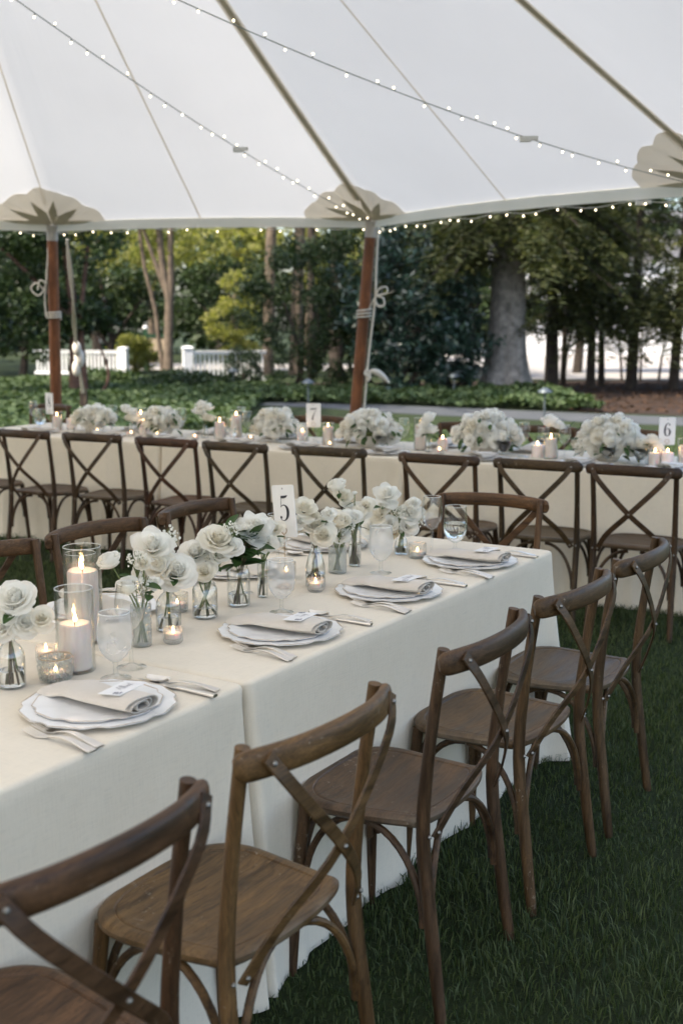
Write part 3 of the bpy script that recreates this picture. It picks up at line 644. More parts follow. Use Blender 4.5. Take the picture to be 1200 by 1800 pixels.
def votive_parts(kind):
    if kind == 'ribbed':
        r, h_ = .0245, .040; n = 48; prof = [(.001, 0), (.8, 0), (.92, .002), (1, .006), (1, h_ - .001), (.97, h_), (.90, h_ - .001), (.88, .012), (.001, .012)]
        vs = []
        for f, z in prof:
            for j in range(n):
                q = r * f * (1 + (.035 * math.cos(16 * 2 * math.pi * j / n) if f > .95 else 0)); vs.append((q * math.cos(2 * math.pi * j / n), q * math.sin(2 * math.pi * j / n), z))
        g = MB().add(vs, [(i * n + j, i * n + (j + 1) % n, (i + 1) * n + (j + 1) % n, (i + 1) * n + j) for i in range(len(prof) - 1) for j in range(n)]).mesh('cup', M['glass_vot'])
        wz, rw = .013, .019
    elif kind == 'hobnail':
        r = .037; h_ = .056; mb = MB().lathe([(.001, 0), (r * .72, 0), (r * .86, .004), (r * .98, .02), (r, .04), (r * .97, h_), (r * .92, h_), (r * .90, .02), (r * .7, .008), (.001, .008)], 36)
        for a in range(5):
            for j in range(16):
                q = 2 * math.pi * (j + .5 * (a % 2)) / 16; z = .009 + .0093 * a; rr = r * (.87 + .13 * min(1, z / .03)) * .99
                mb.ball((rr * math.cos(q), rr * math.sin(q), z), .0052, 6, 4)
        g = mb.mesh('cup', M['glass_cut']); wz, rw = .009, .027
    else:   # cut-glass cup
        r, h_ = .031, .052; g = MB().lathe([(.001, 0), (r * .85, 0), (r * .95, .003), (r, .02), (r, h_), (r - .0025, h_), (r - .003, .01), (.001, .009)], 32).mesh('cup', M['glass_cut']); wz, rw = .010, .024
    wax = MB().lathe([(.001, wz), (rw, wz), (rw, wz + .013), (rw * .9, wz + .014), (.001, wz + .012)], 20).mesh('wax', M['wax'])
    pts = [P_('cup', g), P_('wax', wax, [P_('flame', FL_SM, loc=(0, 0, wz + .014))])]
    if kind == 'hobnail':
        pts.append(P_('gold_rim', MB().lathe([(.0372 + .0009 * math.cos(a), .0560 + .0009 * math.sin(a)) for a in [i * math.pi / 3 for i in range(7)]], 36).mesh('gold_rim', M['gold'])))
    return pts
VOT = {k: votive_parts(k) for k in ('ribbed', 'hobnail', 'cut')}
def votive(kind, pos, label, group=None): spawn('votive_candle', VOT[kind], label, 'candle', group, (pos.x, pos.y, TZ + .0005), random.uniform(0, 6))
def XY(x, y): return Vector((x, y, 0))

pillar(XY(-.617, 2.632), .108, 'lit blush pillar candle in the short glass cylinder beside the hobnail votive', .0365, .196, .0445, None, 'short glass cylinder around the blush candle beside the hobnail votive')
pillar(XY(-.652, 2.885), .178, 'tall lit blush pillar candle in the tall glass cylinder', .0385, .245, .0475, None, 'tall glass cylinder around the tallest blush pillar candle')
pillar(XY(-.712, 3.13), .130, 'lit pillar candle behind the tallest glass cylinder on the number five table', .034, .180, .042, None, 'glass cylinder behind the tallest pillar candle')
votive('hobnail', XY(-.645, 2.552), 'hobnail glass votive with gold rim and lit tealight')
votive('ribbed', XY(-.705, 2.705), 'small ribbed glass tealight behind the hobnail votive')
votive('ribbed', XY(-.425, 2.868), 'small ribbed glass tealight in front of the round shouldered bottle vase')
votive('ribbed', XY(-.078, 3.445), 'small ribbed glass tealight in front of the slim stemmed bottle near sign five')
votive('cut', XY(.261, 3.955), 'cut glass votive beside the wine glass near the head chair')
votive('cut', XY(-.175, 3.63), 'glass votive glowing behind the number five sign')
votive('cut', XY(-.46, 3.20), 'glass votive glowing behind the round shouldered bottle vase')
glassthing('gob', XY(-.512, 2.565), 'misted water goblet behind the Albert plate'); glassthing('wine', XY(-.492, 2.652), 'empty wine glass behind the misted goblet by the pillar candles', None, .97)
glassthing('gob', XY(-.167, 3.182), 'misted water goblet behind the Trey plate', None, .97); glassthing('gob', XY(.127, 3.701), 'misted water goblet behind the Michael plate')
glassthing('wine', XY(.312, 3.981), 'tall empty wine glass behind the Abby plate'); glassthing('clear', XY(.403, 4.084), 'clear water glass behind the Abby plate')
glassthing('wine', XY(-.20, 3.60), 'wine glass behind the number five sign'); glassthing('wine', XY(-.30, 3.42), 'wine glass behind the leafy jar vase')
glassthing('clear', XY(.10, 4.16), 'clear water glass behind the ranunculus stems')

# ------------------------------------------------------------------ bud vases (near table)
def vase_mesh(kind, r, H):
    if kind == 'bottle': pr = [(r * .90, 0), (r, .004), (r, H * .52), (r * .93, H * .62), (r * .62, H * .74), (r * .36, H * .80), (r * .33, H * .95), (r * .42, H * .985), (r * .42, H)]
    elif kind == 'jar': pr = [(r * .90, 0), (r, .004), (r, H * .80), (r * .88, H * .90), (r * .80, H * .93), (r * .82, H)]
    elif kind == 'slope': pr = [(r * .92, 0), (r, .004), (r * .98, H * .45), (r * .70, H * .70), (r * .42, H * .86), (r * .40, H * .96), (r * .48, H)]
    else: pr = [(r * .90, 0), (r, .003), (r, H * .97), (r * 1.02, H)]
    inn = [(q - .0018 if q > .004 else q, z + (.004 if z < .01 else 0)) for q, z in pr[::-1]]
    return [(.001, 0)] + pr + inn + [(.001, .004)]
VASES = {'V1': ('bottle', .031, .130, 'glass', -.732, 2.507), 'VT': ('tube', .026, .105, 'glass_cut', -.500, 2.842), 'V2': ('bottle', .033, .128, 'glass', -.454, 2.991), 'V3': ('jar', .0345, .098, 'glass', -.374, 3.130),
         'V4': ('jar', .033, .118, 'glass', -.294, 3.268), 'V5': ('tube', .0155, .112, 'glass', -.232, 3.367), 'V6': ('slope', .031, .138, 'glass', -.080, 3.515), 'V7': ('tube', .030, .088, 'glass_cut', -.013, 3.710),
         'V8': ('tube', .021, .132, 'glass', .044, 3.818), 'V9': ('slope', .024, .085, 'glass', .209, 4.022)}
VDESC = {'V1': 'bottle vase beside the hobnail votive', 'VT': 'diamond cut vase behind the wine glass', 'V2': 'bottle vase holding the spiky petalled rose', 'V3': 'straight glass jar vase holding spray roses',
         'V4': 'glass jar vase with dark green leaves', 'V5': 'slim tube vase next to the leafy jar', 'V6': 'tapering bottle vase by the number five sign', 'V7': 'crystal cut tumbler vase of spray roses', 'V8': 'tall tube vase holding ranunculus', 'V9': 'small bottle vase nearest the wine glass'}
for k, (kd, r_, H_, mt, x, y) in VASES.items():
    body = MB().lathe(vase_mesh(kd, r_, H_), 32).mesh('vessel', M[mt]); f_ = .30 if kd != 'tube' else .55
    ri = r_ - .0028; wat = MB().lathe([(.001, .0045), (ri * .92, .0045), (ri, .008), (ri, H_ * f_), (.001, H_ * f_)], 28).mesh('water', M['water'])
    spawn('bud_vase', [P_('vessel', body, [P_('water', wat)] if mt == 'glass' else [])], VDESC[k], 'vase', None, (x, y, TZ + .0005))

# ------------------------------------------------------------------ blooms
def bloom_mesh(kind, seed, lo=False, cream=False):
    # petals wrapped round the axis, tight in the heart and opening outwards
    rg = random.Random(seed); mb = MB(); nu, nv = (8, 8) if not lo else (5, 5)
    n, th1, curl, Ltop, wide = {'open': (34, 62, 55, 1.0, 1.0), 'reflex': (24, 74, 105, 1.12, .92), 'ran': (40, 50, -30, .86, 1.15), 'spray': (26, 74, 35, .92, 1.05), 'ball': (30, 48, 25, .95, 1.05)}[kind]
    if lo: n = int(n * .7)
    for i in range(n):
        k = i / (n - 1); phi = i * 2.399 + rg.uniform(-.3, .3)
        r0 = .03 + .20 * k; base = -.42 * k                       # where the petal leaves the receptacle
        lean = R(-14 + (th1 + 14) * k ** 1.25 + rg.uniform(-5, 5)); L = (.62 + .38 * k) * Ltop * rg.uniform(.90, 1.10)
        if kind == 'ran': L = .55 + .36 * k
        W = (.34 + .38 * k) * wide * rg.uniform(.88, 1.12); cu = R(curl * k ** 1.6 * rg.uniform(.5, 1.3)); ph = rg.uniform(0, 6.28)
        pts = []
        for a in range(nu + 1):
            u = 2 * a / nu - 1; row = []
            cut = (1 - .16 * u * u) if kind != 'reflex' or k < .35 else (1 - .34 * abs(u) ** 1.4)
            for b in range(nv + 1):
                v = b / nv * cut; rr, zz = r0, base; st = 8
                for q in range(st):
                    vv = (q + .5) / st * v; th = lean * (1.25 - .35 * vv) + (cu * max(0, vv - .66) / .34) - R(26) * math.sin(math.pi * min(1, vv * 1.1)) * (1 - .55 * k) * (.4 if vv < .4 else 1)
                    rr = max(.025, rr + math.sin(th) * v / st * L); zz += math.cos(th) * v / st * L
                vb = b / nv; hw = W * (.30 + .70 * math.sin(math.pi * (.06 + .56 * vb))); rho = max(.13 + .30 * k, rr * 1.02 + .04)
                be = max(-2.4, min(2.4, u * hw / rho)); edge = max(0, abs(u) - .55) / .45
                x = rr + rho * (math.cos(be) - 1) + .05 * edge * vb * k; y = rho * math.sin(be)
                z2 = zz + (.030 * math.sin(4.2 * u + ph) + .020 * math.sin(9 * u + 2 * ph)) * vb ** 2 * (.3 + k) - .05 * edge * k * vb
                row.append((x * math.cos(phi) - y * math.sin(phi), x * math.sin(phi) + y * math.cos(phi), z2))
            pts.append(row)
        mb.grid(pts)
    mx = sorted(math.hypot(p[0], p[1]) for p in mb.v)[int(len(mb.v) * .97)]; zc_ = sum(p[2] for p in mb.v) / len(mb.v)
    mb.v = [(p[0] / mx, p[1] / mx, (p[2] - zc_) / mx) for p in mb.v]
    return mb.mesh('bloom', M['petal_cream' if cream else 'petal'])
BL = {(k, j): bloom_mesh(k, 10 * j + len(k), False, j == 2) for k in ('open', 'reflex', 'ran', 'spray') for j in range(3)}
BLO = [bloom_mesh(k, j + 40, True, j == 4) for j, k in enumerate(('open', 'ball', 'open', 'spray', 'open', 'reflex', 'ball'))]
STAM = MB(); 
for j in range(14): STAM.ball((.10 * math.cos(j * 2.4) * (j / 14) ** .5, .10 * math.sin(j * 2.4) * (j / 14) ** .5, .38), .035, 5, 3)
STAM = STAM.mesh('stamens', M['stamen'])
def leaf_mesh(L=.06, W=.026, fold=.25):
    rows = []
    for i in range(7):
        v = i / 6; w_ = W / 2 * math.sin(math.pi * (v * .94 + .03)) ** .8
        rows.append([(w_ * u, L * v, -abs(u) * w_ * -fold - .25 * L * v * v) for u in (-1, -.5, 0, .5, 1)])
    return MB().grid(rows).mesh('leaf', M['fleaf'])
LEAFM = leaf_mesh()
def gyps_mesh(seed, R0=1.0):
    rg = random.Random(seed); mb = MB()
    for _ in range(70):
        d = Vector((rg.gauss(0, 1), rg.gauss(0, 1), rg.gauss(0, .8) + .3)).normalized() * rg.uniform(.4, 1) * R0; mb.ball(d, rg.uniform(.07, .13), 5, 3)
    return mb
GY = gyps_mesh(3).mesh('blossom_cluster', M['petal'])
gs = MB(); rg_ = random.Random(5)
for _ in range(26):
    d = Vector((rg_.gauss(0, 1), rg_.gauss(0, 1), rg_.gauss(0, .6) + .5)).normalized() * .8; gs.tube([(0, 0, -1.5), d * .5 + Vector((0, 0, -.3)), d], .018, 4)
GYS = gs.mesh('sprigs', M['stem'])
FLW = [('V1', -.71, 2.487, .974, .053, 'open', 0), ('V1', -.742, 2.487, .912, .038, 'open', 1), ('V1', -.690, 2.485, .915, .036, 'spray', 0), ('V1', -.655, 2.490, .925, .031, 'open', 2),
       ('VT', -.570, 2.815, .990, .031, 'ran', 0), ('VT', -.524, 2.800, .930, .028, 'ran', 1), ('VT', -.505, 2.835, .985, .026, 'gyp', 0), ('VT', -.49, 2.83, .925, .026, 'gyp', 0),
       ('V2', -.485, 2.965, 1.000, .066, 'reflex', 0), ('V2', -.514, 2.975, .925, .044, 'open', 1), ('V2', -.425, 2.965, .932, .060, 'open', 0), ('V2', -.470, 2.95, .945, .04, 'spray', 2),
       ('V3', -.331, 3.110, .991, .045, 'open', 2), ('V3', -.398, 3.110, .955, .042, 'spray', 1), ('V3', -.368, 3.085, .905, .033, 'spray', 2), ('V3', -.296, 3.12, .968, .032, 'open', 1), ('V3', -.36, 3.12, .995, .036, 'spray', 0), ('V3', -.300, 3.130, 1.010, .024, 'gyp', 0), ('V3', -.33, 3.12, .945, .028, 'open', 0),
       ('V4', -.241, 3.248, .999, .060, 'reflex', 1), ('V4', -.262, 3.29, .955, .030, 'spray', 1), ('V5', -.222, 3.347, .943, .040, 'open', 1), ('V5', -.238, 3.39, .975, .036, 'spray', 2),
       ('V6', -.111, 3.490, 1.014, .043, 'reflex', 2), ('V6', -.053, 3.482, .932, .040, 'spray', 2), ('V6', -.080, 3.50, .965, .037, 'open', 2), ('V6', -.125, 3.53, .955, .032, 'spray', 0),
       ('V7', -.022, 3.690, .953, .033, 'open', 2), ('V7', .018, 3.690, .955, .031, 'spray', 0), ('V7', .000, 3.675, .900, .031, 'open', 0), ('V7', .024, 3.69, .920, .022, 'gyp', 0), ('V7', -.05, 3.72, .94, .022, 'gyp', 0),
       ('V8', -.015, 3.798, 1.043, .031, 'ran', 0), ('V8', .006, 3.805, 1.004, .036, 'reflex', 2), ('V8', .066, 3.798, .958, .034, 'open', 1), ('V8', .043, 3.798, 1.015, .009, 'ran', 1),
       ('V9', .159, 4.002, .983, .055, 'reflex', 0), ('V9', .128, 3.990, .912, .036, 'open', 2), ('V9', .099, 3.995, .866, .036, 'open', 1), ('V9', .241, 4.002, .922, .045, 'reflex', 1), ('V9', .235, 4.000, .872, .038, 'open', 0), ('V9', .178, 3.99, .854, .028, 'ran', 2), ('V9', .201, 3.995, .918, .026, 'gyp', 0), ('V9', .146, 4.01, .944, .038, 'open', 0)]
_rx = random.Random(77)
for _v, _n in (('V1', 2), ('VT', 3), ('V2', 3), ('V3', 3), ('V4', 3), ('V5', 4), ('V6', 5), ('V7', 5), ('V8', 4), ('V9', 5)):
    for _ in range(_n):
        _vx, _vy, _H = VASES[_v][4], VASES[_v][5], VASES[_v][2]; _a = _rx.uniform(0, 6.28); _d = _rx.uniform(.02, .062)
        FLW.append((_v, _vx + _d * math.cos(_a), _vy + _d * math.sin(_a), TZ + _H + _rx.uniform(.03, .115), _rx.uniform(.018, .033), _rx.choice(('spray', 'open', 'gyp', 'ran', 'reflex')), _rx.randrange(3)))
KIND = {'open': 'open white rose', 'reflex': 'white rose with pointed petals', 'ran': 'round white ranunculus', 'spray': 'small white spray rose', 'gyp': 'sprig of tiny white blossoms'}
_sid = 0
for v, x, y, z, r_, kd, j in FLW:
    kd_, rv, Hv, mt, vx, vy = VASES[v]; _sid += 1; rg = random.Random(_sid)
    neck = rv * (.22 if kd_ in ('bottle', 'slope') else .55); a = rg.uniform(0, 6.28)
    bl = Vector((x, y, z)); dx = Vector((x - vx, y - vy, 0)); dn = dx.normalized() if dx.length > 1e-4 else Vector((1, 0, 0))
    rb = rv * .62; b0 = Vector((vx, vy, TZ + .008)) - dn * rb * rg.uniform(.2, 1) + Vector((math.cos(a), math.sin(a), 0)) * rb * .3
    nk = Vector((vx, vy, TZ + Hv * .93)) + dn * neck * rg.uniform(.2, 1)
    mid = nk * .5 + bl * .5 + Vector((0, 0, .01)) + dn * .004
    dirv = (bl - mid).normalized(); tilt = (dirv * .5 + Vector((0, 0, .45)) + Vector((rg.uniform(-.35, .35), -.75, 0))).normalized()
    if kd == 'ran': tilt = (dirv + Vector((0, -.2, .4))).normalized()
    base = bl - tilt * r_ * .35
    path = bez([b0, nk, mid, base], 16); root = b0
    label = KIND[kd] + ' in the ' + VDESC[v]
    mb = MB().tube([p - root for p in path], lambda t: (.0021 if kd != 'gyp' else .0012) * (1.1 - .25 * t), 6)
    st = mb.mesh('stem', M['stem' if v not in ('V4', 'V6', 'V1') else ('stem_brown' if rg.random() < .5 else 'stem')])
    q = tilt.to_track_quat('Z', 'Y').to_euler()
    nmz = {'open': 'rose', 'reflex': 'rose', 'ran': 'ranunculus', 'spray': 'spray_rose', 'gyp': 'filler_sprig'}[kd]
    e = obj(nmz, None, None, root); tag(e, label, 'flower', kd + ' flowers in the ' + VDESC[v])
    obj('stem', st, e)
    if kd == 'gyp':
        o = obj('blossom_cluster', GY, e, bl - root, (0, 0, rg.uniform(0, 6)), r_ * 1.15); obj('sprigs', GYS, o)
    else:
        o = obj('bloom', BL[(kd, j)], e, bl - root, q, r_ * (.82 if r_ > .045 else .92))
        if kd == 'spray' and j == 2: obj('stamens', STAM, o)
        for k in range(rg.choice((0, 1, 2)) if v != 'V4' else 3):
            t_ = rg.uniform(.55, .9); pp = path[int(t_ * 16)]; obj('leaf', LEAFM, e, pp - root, (rg.uniform(-.4, .5), rg.uniform(-.5, .5), rg.uniform(0, 6.28)), rg.uniform(.5, .95))
# dark leafy branches in the jar and the ranunculus vase
for v, n, zr, sc_, lab in (('V4', 4, (.93, 1.03), 1.25, 'dark green leafy branch standing in the glass jar vase'), ('V8', 2, (.95, .99), .7, 'dark green leafy sprig among the ranunculus stems')):
    kd_, rv, Hv, mt, vx, vy = VASES[v]
    for i in range(n):
        rg = random.Random(90 + i + len(v + lab)); root = Vector((vx + rg.uniform(-.4, .4) * rv, vy + rg.uniform(-.4, .4) * rv, TZ + .008))
        tip = Vector((vx + rg.uniform(-.05, .06), vy + rg.uniform(-.05, .03), rg.uniform(*zr))); path = bez([root, Vector((vx + rg.uniform(-.4, .4) * rv, vy, TZ + Hv)), tip], 14)
        e = obj('leafy_branch', None, None, root); tag(e, lab, 'foliage', 'branches: ' + lab)
        obj('stem', MB().tube([p - root for p in path], .0016, 5).mesh('stem', M['stem_brown']), e)
        for k in range(15 if v == 'V4' else 5):
            pp = path[min(14, 7 + k * 7 // 15)]
            obj('leaf', LEAFM, e, pp - root, (rg.uniform(-.1, 1.0), rg.uniform(-.5, .5), k * 2.4 + rg.uniform(-.5, .5)), sc_ * rg.uniform(.7, 1.1))

# ------------------------------------------------------------------ number signs
DIG = {'5': ([[(.15, .97, .022), (.13, .75, .022), (.11, .53, .022)], [(.14, .925, .10), (.3, .925, .10), (.44, .945, .08), (.53, .995, .01)], [(.11, .53, .02), (.20, .60, .03), (.34, .60, .05), (.47, .47, .13), (.49, .28, .145), (.41, .10, .09), (.27, .012, .03), (.12, .03, .02), (.05, .12, .03)]], [(.085, .135, .058)]),
       '7': ([[(.02, .94, .03), (.02, .74, .02)], [(.03, .925, .10), (.2, .925, .10), (.4, .94, .09), (.53, .985, .03)], [(.53, .98, .02), (.42, .70, .035), (.28, .40, .07), (.20, .16, .12), (.19, .0, .15)]], []),
       '6': ([[(.45, .88, .02), (.38, .96, .03), (.28, .965, .04), (.14, .78, .10), (.08, .45, .145), (.13, .14, .11), (.28, .02, .03), (.43, .13, .11), (.48, .31, .145), (.42, .50, .09), (.29, .575, .03), (.16, .50, .02)]], [(.435, .85, .055)]),
       '8': ([[(.28, .54, .10), (.13, .68, .09), (.13, .88, .06), (.28, .98, .02), (.43, .88, .05), (.42, .70, .05), (.28, .54, .10), (.10, .36, .07), (.07, .16, .07), (.27, .02, .02), (.48, .14, .10), (.46, .34, .12), (.28, .54, .10)]], [])}
def sign(dg, pos, rz, zc, label, roll=0.0):
    w_, h_ = .100, .158; mb = MB(); pts = []
    for cx, cy, a0 in ((1, 1, 0), (-1, 1, 90), (-1, -1, 180), (1, -1, 270)):
        for k in range(5): a = R(a0 + 22.5 * k); pts.append((cx * (w_ / 2 - .007) + .007 * math.cos(a), cy * (h_ / 2 - .007) + .007 * math.sin(a)))
    n = len(pts); vs = [(x, -.0009, y) for x, y in pts] + [(x, .0009, y) for x, y in pts]
    mb.add(vs, [tuple(range(n)), tuple(reversed(range(n, 2 * n)))] + [(i, i + n, (i + 1) % n + n, (i + 1) % n) for i in range(n)])
    card_me = mb.mesh('card', M['card'], False)
    nm = MB(); H = .078
    for strk in DIG[dg][0]:
        pp = bez([(a, b, c_) for a, b, c_ in strk], 10 * len(strk)); ws = [p.z for p in pp]
        L_, R_ = [], []
        for i, p in enumerate(pp):
            t = pp[min(i + 1, len(pp) - 1)] - pp[max(i - 1, 0)]; t = Vector((t.x, t.y, 0)); t = t.normalized() if t.length > 1e-9 else Vector((1, 0, 0)); nn = Vector((-t.y, t.x, 0)) * max(.018, ws[i]) / 2
            L_.append(((p.x + nn.x - .27) * H, -.0022, (p.y + nn.y - .38) * H)); R_.append(((p.x - nn.x - .27) * H, -.0022, (p.y - nn.y - .38) * H))
        nm.grid([L_, R_])
    for cx, cy, r_ in DIG[dg][1]: nm.add([((cx + r_ * math.cos(i * .5236) - .27) * H, -.0024, (cy + r_ * math.sin(i * .5236) - .38) * H) for i in range(12)], [tuple(range(12))])
    num = nm.mesh('numeral', M['ink'], False)
    hole = MB().add([(.0028 * math.cos(i * .785), -.0020, .068 + .0028 * math.sin(i * .785)) for i in range(8)], [tuple(range(8))]).mesh('punched_hole', M['ink_soft'], False)
    zz = zc - TZ
    base = MB().lathe([(.001, 0), (.024, 0), (.025, .002), (.025, .009), (.023, .011), (.001, .011)], 24).mesh('base', M['gold'])
    ring = [Vector((.0125 * math.cos(a), -.0035, .0125 * math.sin(a) - .058 + zz)) for a in [2 * math.pi * k / 20 - math.pi / 2 for k in range(21)]]
    wire = MB().tube([Vector((0, 0, .008)), Vector((0, -.001, zz - .075))] + ring, .0012, 6).tube([r_ + Vector((0, .0055, 0)) for r_ in ring], .0012, 6).mesh('wire_holder', M['gold'])
    spawn('table_number_sign', [P_('card', card_me, [P_('numeral', num), P_('punched_hole', hole)], (0, 0, zz), (0, roll, 0)), P_('wire_holder', wire), P_('base', base)], label, 'sign', None, (pos.x, pos.y, TZ + .0005), rz)
sign('5', XY(-.172, 3.49), R(-46), 1.003, 'white card sign with the numeral five on a gold ring stand', R(-7))
sign('8', BT(-.18, .36), R(-44), BT(0, 0).z + .968, 'white card sign with the numeral eight on a gold ring stand')
sign('7', BT(2.10, .40), R(-16), .962, 'white card sign with the numeral seven on a gold ring stand')
sign('6', BT(4.41, .45), R(10), .955, 'white card sign with the numeral six on a gold ring stand')

# ------------------------------------------------------------------ back table: bowls of roses, candles, glasses
def bowl_mesh(ped):
    if ped: pr = [(.045, 0), (.047, .004), (.030, .014), (.026, .022), (.034, .034), (.062, .052), (.076, .075), (.079, .092), (.081, .096)]
    else: pr = [(.050, 0), (.056, .004), (.072, .020), (.083, .045), (.086, .072), (.088, .078)]
    return MB().lathe([(.001, 0)] + pr + [(r - .004, z) for r, z in pr[::-1] if z > .03] + [(.001, .04)], 36).mesh('rose_bowl', M['ceramic'])
BOWL = [bowl_mesh(False), bowl_mesh(True)]
def arrangement(a, b, w_, top, ped, desc, seed, n=26):
    p = BT(a, b); rg = random.Random(seed); hb = .096 if ped else .078
    o = obj('rose_bowl', BOWL[ped], None, (p.x, p.y, TZ + .0005), 0, (1, 1, 1)); tag(o, ('white pedestal bowl under the roses ' if ped else 'low white ceramic bowl under the roses ') + desc, 'bowl')
    e = obj('rose_arrangement', None, None, (p.x, p.y, TZ + hb * .6), RZ_B); tag(e, 'round bouquet of white roses ' + desc, 'flowers')
    obj('stem_bundle', MB().lathe([(.001, -.01), (.03, -.01), (.055, .03), (.075, .05), (.001, .09)], 16).mesh('stem_bundle', M['stem']), e)
    hz = top - TZ - hb * .6; pts = []
    tries = 0
    while len(pts) < n and tries < 900:
        tries += 1; u = rg.uniform(0, 2 * math.pi); ph = math.acos(rg.uniform(-.12, 1)); r0 = rg.uniform(.030, .052)
        d = Vector((math.sin(ph) * math.cos(u), math.sin(ph) * math.sin(u), math.cos(ph))); k = rg.uniform(.80, 1.12)
        q = Vector((d.x * (w_ / 2 - r0 * .9) * k, d.y * (w_ * .42 - r0 * .9) * k, .045 + d.z * (hz - .045 - r0 * .8) * k))
        if all((q - q2).length > .040 for q2, _, _ in pts): pts.append((q, d, r0))
    for q, d, r0 in pts:
        dd = (d + Vector((rg.uniform(-.25, .25), rg.uniform(-.5, .1), .2))).normalized()
        obj('bloom', BLO[rg.randrange(len(BLO))], e, q, (dd.to_track_quat('Z', 'Y').to_matrix() @ Matrix.Rotation(rg.uniform(0, 6), 3, 'Z')).to_euler(), r0)
    for k in range(34):
        u = rg.uniform(0, 6.28); rr = rg.uniform(.5, .95) * w_ / 2; z = rg.uniform(.0, .075)
        if k % 3 == 0: z = rg.uniform(.06, hz * .8); rr *= .9
        obj('leaf', LEAFM, e, (rr * math.cos(u), rr * .8 * math.sin(u), z), (rg.uniform(-1.0, .3), rg.uniform(-.5, .5), u - math.pi / 2 + rg.uniform(-.6, .6)), rg.uniform(.8, 1.3))
arrangement(.172, .45, .385, .985, 0, 'next to the number eight sign', 1, 42); arrangement(.809, .45, .335, .995, 0, 'by the cloth seam between signs eight and seven', 2, 37); arrangement(1.764, .45, .375, 1.015, 1, 'next to the tall candle before sign seven', 3, 42)
arrangement(2.484, .45, .455, 1.025, 0, 'just past the number seven sign', 4, 55); arrangement(3.311, .45, .455, 1.055, 0, 'between the hurricane candle and the lone rose', 5, 55); arrangement(4.07, .45, .455, 1.050, 0, 'next to the number six sign', 6, 55)
def backbud(a, b, seed, fl, desc):
    p = BT(a, b); H = .10
    me = MB().lathe(vase_mesh('slope', .026, H), 20).mesh('vessel', M['glass']); spawn('bud_vase', [P_('vessel', me)], 'small clear bud vase ' + desc, 'vase', None, (p.x, p.y, TZ + .0005))
    rg = random.Random(seed)
    for dx, z, r_ in fl:
        root = Vector((p.x, p.y, TZ + .008)); bl = BT(a + dx, b - .02, z); e = obj('rose', None, None, root); tag(e, 'white rose in the bud vase ' + desc, 'flower', 'roses in the bud vase ' + desc)
        obj('stem', MB().tube([q - root for q in bez([root, root + Vector((0, 0, H)), bl - Vector((0, 0, r_ * .4))], 8)], .002, 5).mesh('stem', M['stem']), e)
        obj('bloom', BLO[rg.randrange(5)], e, bl - root, (rg.uniform(-.2, .7), rg.uniform(-.3, .3), rg.uniform(0, 6)), r_)
        for k in range(3): obj('leaf', LEAFM, e, (rg.uniform(-.02, .02), rg.uniform(-.02, .02), .09 + .02 * k), (rg.uniform(-.5, .5), rg.uniform(-.5, .5), rg.uniform(0, 6)), 1.0)
backbud(.528, .45, 1, ((-.03, .95, .045), (.03, .93, .048), (.0, .885, .04), (.05, .88, .04)), 'between the two rose bowls by sign eight')
backbud(1.181, .45, 2, ((-.01, 1.005, .045), (-.03, .96, .05), (.045, .985, .042), (.03, .915, .045), (.07, .91, .04)), 'beside the pair of pillars before sign seven')
backbud(2.950, .38, 3, ((.0, .985, .05), (-.01, .935, .045), (.03, .91, .045), (-.04, .89, .04)), 'beside the hurricane candle past sign seven')
backbud(3.718, .52, 4, ((-.02, .985, .058), (.035, .96, .045)), 'between the two largest rose bowls')
backbud(4.33, .40, 5, ((.01, .91, .06), (-.03, .87, .05), (.05, .87, .045)), 'in front of the number six sign')
BPG = 'pillar candles on the back tables'
for a, b, hc, hg, ds in ((-.164, .42, .10, .135, 'beside the number eight sign'), (-.10, .50, .085, None, 'behind the candle by the number eight sign'), (.528, .56, .13, .18, 'behind the bud vase by sign eight'), (.62, .47, .10, None, 'next to the twin rose bowls by sign eight'), (1.332, .42, .115, .155, 'short one of the pair before sign seven'), (1.471, .42, .165, .205, 'tall one of the pair before sign seven'), (1.40, .52, .08, None, 'low one behind the pair before sign seven'),
                       (2.06, .32, .085, .12, 'in front of the number seven sign'), (2.20, .42, .12, .15, 'just past the number seven sign'), (2.853, .46, .155, .205, 'in the hurricane past the number seven sign'), (2.99, .50, .075, None, 'beside the tall hurricane past sign seven'), (3.65, .42, .075, None, 'low one between the two largest rose bowls'), (3.74, .40, .115, .15, 'tall one between the two largest rose bowls'), (4.385, .30, .075, .10, 'in front of the number six sign'), (4.455, .30, .085, None, 'next to the number six sign'), (4.535, .36, .115, .16, 'past the number six sign')):
    pillar(BT(a, b), hc, 'lit blush pillar candle ' + ds, .034, hg, .042, None, 'glass cylinder around the candle ' + ds)
for a, b, ds in ((.33, .30, 'near the rose bowl by sign eight'), (.66, .28, 'in front of the bud vase by sign eight'), (.90, .27, 'in front of the twin rose bowls'), (1.22, .28, 'in front of the bud vase before sign seven'), (1.60, .40, 'before the pedestal bowl'), (2.28, .30, 'in front of the rose bowl past sign seven'), (3.05, .32, 'before the hurricane past sign seven')):
    votive('ribbed', BT(a, b), 'small glass tealight ' + ds)
